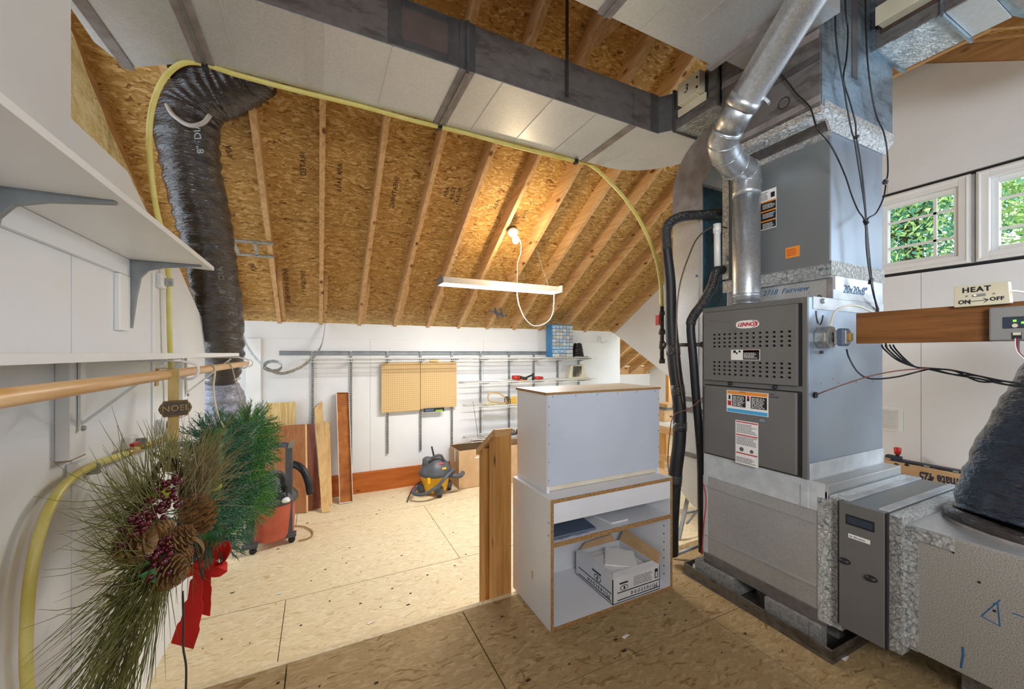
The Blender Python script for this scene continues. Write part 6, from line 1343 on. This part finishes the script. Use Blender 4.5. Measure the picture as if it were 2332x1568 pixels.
for (x0, y0) in ((2311, 730), (2330, 734)): p_ = at(x0, y0, X=2.165); bx('green_light', 2.1635, 2.165, p_[1]-.0035, p_[1]+.0035, p_[2]-.003, p_[2]+.003, LED, hc)
p_ = at(2312, 741, X=2.165); B().lathe([(.007, 0), (.006, .003)], (2.1615, p_[1], p_[2]), 14, 'x').mk('button', IVORY, hc)
for k, (m, dx) in enumerate(((PVC, 0), (RED, 5), (INKB, 9), (COPPER, 12))): tb('lead_wire', px((2312+dx*.8, 770, 1.30), (2312+dx*.7, 785, 1.29), (2318+dx*.4, 803, 1.28), (2334+dx*.5, 818, 1.27)), .0015, m, hc, 6, 5)
oc = tb('white_conduit', [(2.75, .10, 0.9), (2.75, .10, 1.33)], .03, PVC, None, 12) if False else None
# black cable bundle
YC = .945
def cable(P, r=.0034, m=WIREK, name='control_cable', lab='', grp=None):
    o = tb(name, P, r, m, None, 8, 6); tag(o, lab, 'cable', grp); return o
def yp(*pts, Y=YC): return [at(x, y, Y=(p_[0] if p_ else Y)) for (x, y, *p_) in pts]
cable(yp((1901, -40), (1902, 30), (1904, 90), (1913, 150), (1922, 200), (1930, 250), (1940, 300), (1946, 320), (1954, 370), (1965, 440), (1971, 490), (1975, 560), (1980, 620), (1990, 670), (1998, 700, 1.0), (2010, 760, 1.02), (2020, 790, 1.0)), lab='black cable leftmost of the bundle down the plenum')
cable(yp((1924, -40), (1926, 30), (1931, 70), (1928, 130), (1921, 180), (1935, 230), (1948, 280), (1950, 310), (1960, 370), (1968, 440), (1973, 500), (1978, 560), (1986, 640), (1996, 700, 1.0), (2012, 770, 1.02)), lab='black cable second of the bundle, crossing its neighbour high up')
cable(yp((1970, -40), (1972, 60), (1975, 130), (1983, 200), (1995, 260), (2012, 300), (2020, 340), (2022, 390), (2018, 415), (2012, 450), (1995, 485), (1975, 500), (1972, 540), (1977, 600), (1989, 670), (2001, 705, 1.0)), lab='black cable farthest right, looping out over the plenum corner')
cable([at(1780, 170, X=1.985), at(1800, 195, X=1.985), at(1815, 215, X=1.985), at(1845, 245, X=1.98), at(1860, 290, t=1.72)]+yp((1886, 322, .96), (1905, 355), (1925, 400), (1940, 445), (1955, 480), (1968, 500), (1974, 540), (1979, 590), (1992, 680), (2004, 720, 1.0)), lab='black cable descending diagonally from the dark plenum front')
for (x_, y_, s_, l_) in ((1950, 312, .012, 'black tape knot high on the cable bundle'), (1972, 505, .011, 'black tape wrap where the four cables meet'), (2016, 414, .010, 'black tape flag on the right cable'), (1983, 640, .010, 'black tape flag low on the cable bundle')):
    c_ = Vector(at(x_, y_, Y=YC-.004)); b = B()
    for k in range(4): d_ = Vector((random.uniform(-1, 1), random.uniform(-.3, .3), random.uniform(-1, 1)))*s_*1.4; b.bar(c_-d_, c_+d_, s_*1.2, s_*.9)
    o = b.mk('tape_knot', BLACK); tag(o, l_, 'tape')
def fan(pts, lab, off, r=.0034, m=WIREK): return cable([at(x, y+off, t=t) for x, y, t in pts], r, m, lab=lab)
for k, (dx, oy) in enumerate(((0, 0), (8, -2), (18, -5), (26, -8))):
    fan([(2008+dx, 785, 1.86), (2014+dx, 795, 1.84), (2045+dx*.6, 820-k, 1.80), (2085, 835, 1.72), (2118, 838+k, 1.66), (2170, 843+(k % 2)*9, 1.58), (2230, 856+(k % 3)*6, 1.50), (2290, 868+(k % 2)*7, 1.44), (2350, 876+k*2, 1.39)], ('lowest', 'second lowest', 'second highest', 'highest')[k]+' black cable swinging from beam to right edge', 0)
cable(px((1928, 795, 1.80), (1934, 815, 1.78), (1955, 848, 1.76), (1985, 862, 1.74), (2040, 858, 1.72), (2090, 846, 1.70), (2118, 839, 1.66)), lab='black cable sagging from the transformer box to the cable tie')
cable([at(1856, 899, Y=FY0-.01)]+px((1880, 890, 1.72), (1930, 872, 1.72), (1985, 855, 1.72), (2050, 843, 1.70), (2118, 838, 1.66)), .0026, COPPER, lab='thin brown cable from the grommet on the furnace side')
cable([at(1891, 742, Y=.95)]+px((1900, 712, 1.78), (1925, 697, 1.80), (1955, 697, 1.82), (1990, 712, 1.85)), .0042, IVORY, lab='ivory cable arching from junction box to the beam')
cable(px((1639, 640, 2.38), (1633, 668, 2.38), (1640, 690, 2.38)), .0022, lab='short black wire beside the flue foot')
# workbench carton on the right
wc = thing('tool_carton', 'long printed cardboard carton upside down against the gable wall', 'box', (4.15, 1.1, 0))
bx('carton_body', 4.06, 4.24, .62, 1.60, .0005, .445, CARD, wc, bev=.002)
Xc_ = 4.0594
p_ = at(2093, 1083, X=Xc_); text('Workmate 425', .098, (Xc_-.0005, p_[1]+.0, p_[2]+.004), (0, 1, 0), (0, 0, -1), BLUET, wc, align='RIGHT', bold=.003, xs=.55)
bx('print_band', Xc_-.001, Xc_, .62, 1.28, .20, .235, BLUET, wc)
p_ = at(2260, 1062, X=Xc_)
for (x_, y_) in ((2041, 1057), (2065, 1058), (2118, 1092), (2184, 1107)):
    q_ = at(x_, y_, X=Xc_); oval(q_[1], q_[2], .014, .010, Xc_, BLKT, wc, 'hand_hole', 2, .001)
random.seed(9); b = B()
for k in range(6):
    u = 1.33
    while u < 1.46: wd = random.uniform(.006, .03); b.box(Xc_-.0008, Xc_, u, u+wd, .36-k*.016, .366-k*.016); u += wd+.006
b.mk('print_lines', BLUET, wc)
vs = thing('bench_vice', 'dark blue workbench jaws with red crank lying on the carton', 'tool', (4.12, 1.2, .446))
bx('jaw', 4.08, 4.14, .62, 1.50, .446, .462, DARKV if False else BLUET, vs, bev=.002); bx('jaw_end', 4.07, 4.12, 1.44, 1.53, .463, .487, BLUET, vs, bev=.003)
cq = at(2044, 1030, X=4.10); B().lathe([(.012, 0), (.02, .005), (.024, .05), (.014, .055), (0, .055)], (4.10, cq[1], .500), 14).mk('crank_knob', RED, vs, smooth=True); B().lathe([(.012, 0), (.012, .02)], (4.10, cq[1], .487), 12).mk('crank_base', BLACK, vs)
for k in range(9): bx('bolt', 4.072, 4.0795, .75+k*.075, .78+k*.075, .449, .459, SILV if k % 2 else BLACK, vs)
bx('pink_cloth', 4.085, 4.13, .95, 1.05, .4625, .470, mat('pink cloth', '#c06a80', '#b05a70', 9, .8), vs)
# ------------------------------------------------------------------ trees outside
def tree(c, R, H, seed, lab, m1, m2, n=1500):
    random.seed(seed); t_ = thing('garden_tree', lab, 'tree', (c[0], c[1], c[2]-H)); b = [B(), B()]
    for i in range(n):
        v = Vector((random.gauss(0, 1), random.gauss(0, 1), random.gauss(0, 1))).normalized()*R*(random.random()**.35)
        v *= .75+.45*mnoise.noise(v*1.1+Vector((seed, 0, 0)))+.1; p_ = Vector(c)+v
        a_ = Vector((random.uniform(-1, 1), random.uniform(-1, 1), random.uniform(-1, 1))).normalized(); u_ = a_.orthogonal().normalized(); s_ = random.uniform(.03, .075)
        b[i % 2].add([p_-a_*s_, p_+u_*s_*.5, p_+a_*s_, p_-u_*s_*.5], [(0, 1, 2, 3)])
    b[0].mk('leaves', m1, t_, kind='stuff'); b[1].mk('leaves', m2, t_, kind='stuff')
    tb('trunk', [(c[0], c[1], c[2]-H), (c[0]+.1, c[1]-.1, c[2]-R*.4), (c[0], c[1]+.2, c[2]+R*.4)], [.18, .13, .05], BARK, t_, 8, 4)
    for k in range(5):
        a_ = Vector((random.uniform(-1, 1), random.uniform(-1, 1), random.uniform(.2, .9))); tb('branch', [Vector(c)+Vector((0, 0, -.3)), Vector(c)+a_*R*.5, Vector(c)+a_*R*.9], [.06, .03, .01], BARK, t_, 6, 3)
tree((9.5, 3.3, 3.6), 1.5, 6.5, 1, 'green tree filling the left window', LEAF1, LEAF2, 6500)
tree((12.0, 5.0, 4.1), 1.9, 6.8, 2, 'darker tree behind, seen at the left of the left window', LEAF2, LEAF2, 5500)
tree((10.5, 1.7, 4.2), 1.5, 7.0, 3, 'bright leaved tree seen through the right window', LEAF1, LEAF1, 5500)
tree((13.0, 2.6, 5.3), 2.0, 8.2, 4, 'tall blue green tree farther back between the windows', LEAF2, LEAF1, 5500)
o = bx('lawn', 5.5, 30, -12, 16, -3.05, -3.0, mat('grass', '#6f9a4c', '#557f3a', 3, .9), None); tag(o, 'grass far below outside the gable windows', 'lawn');
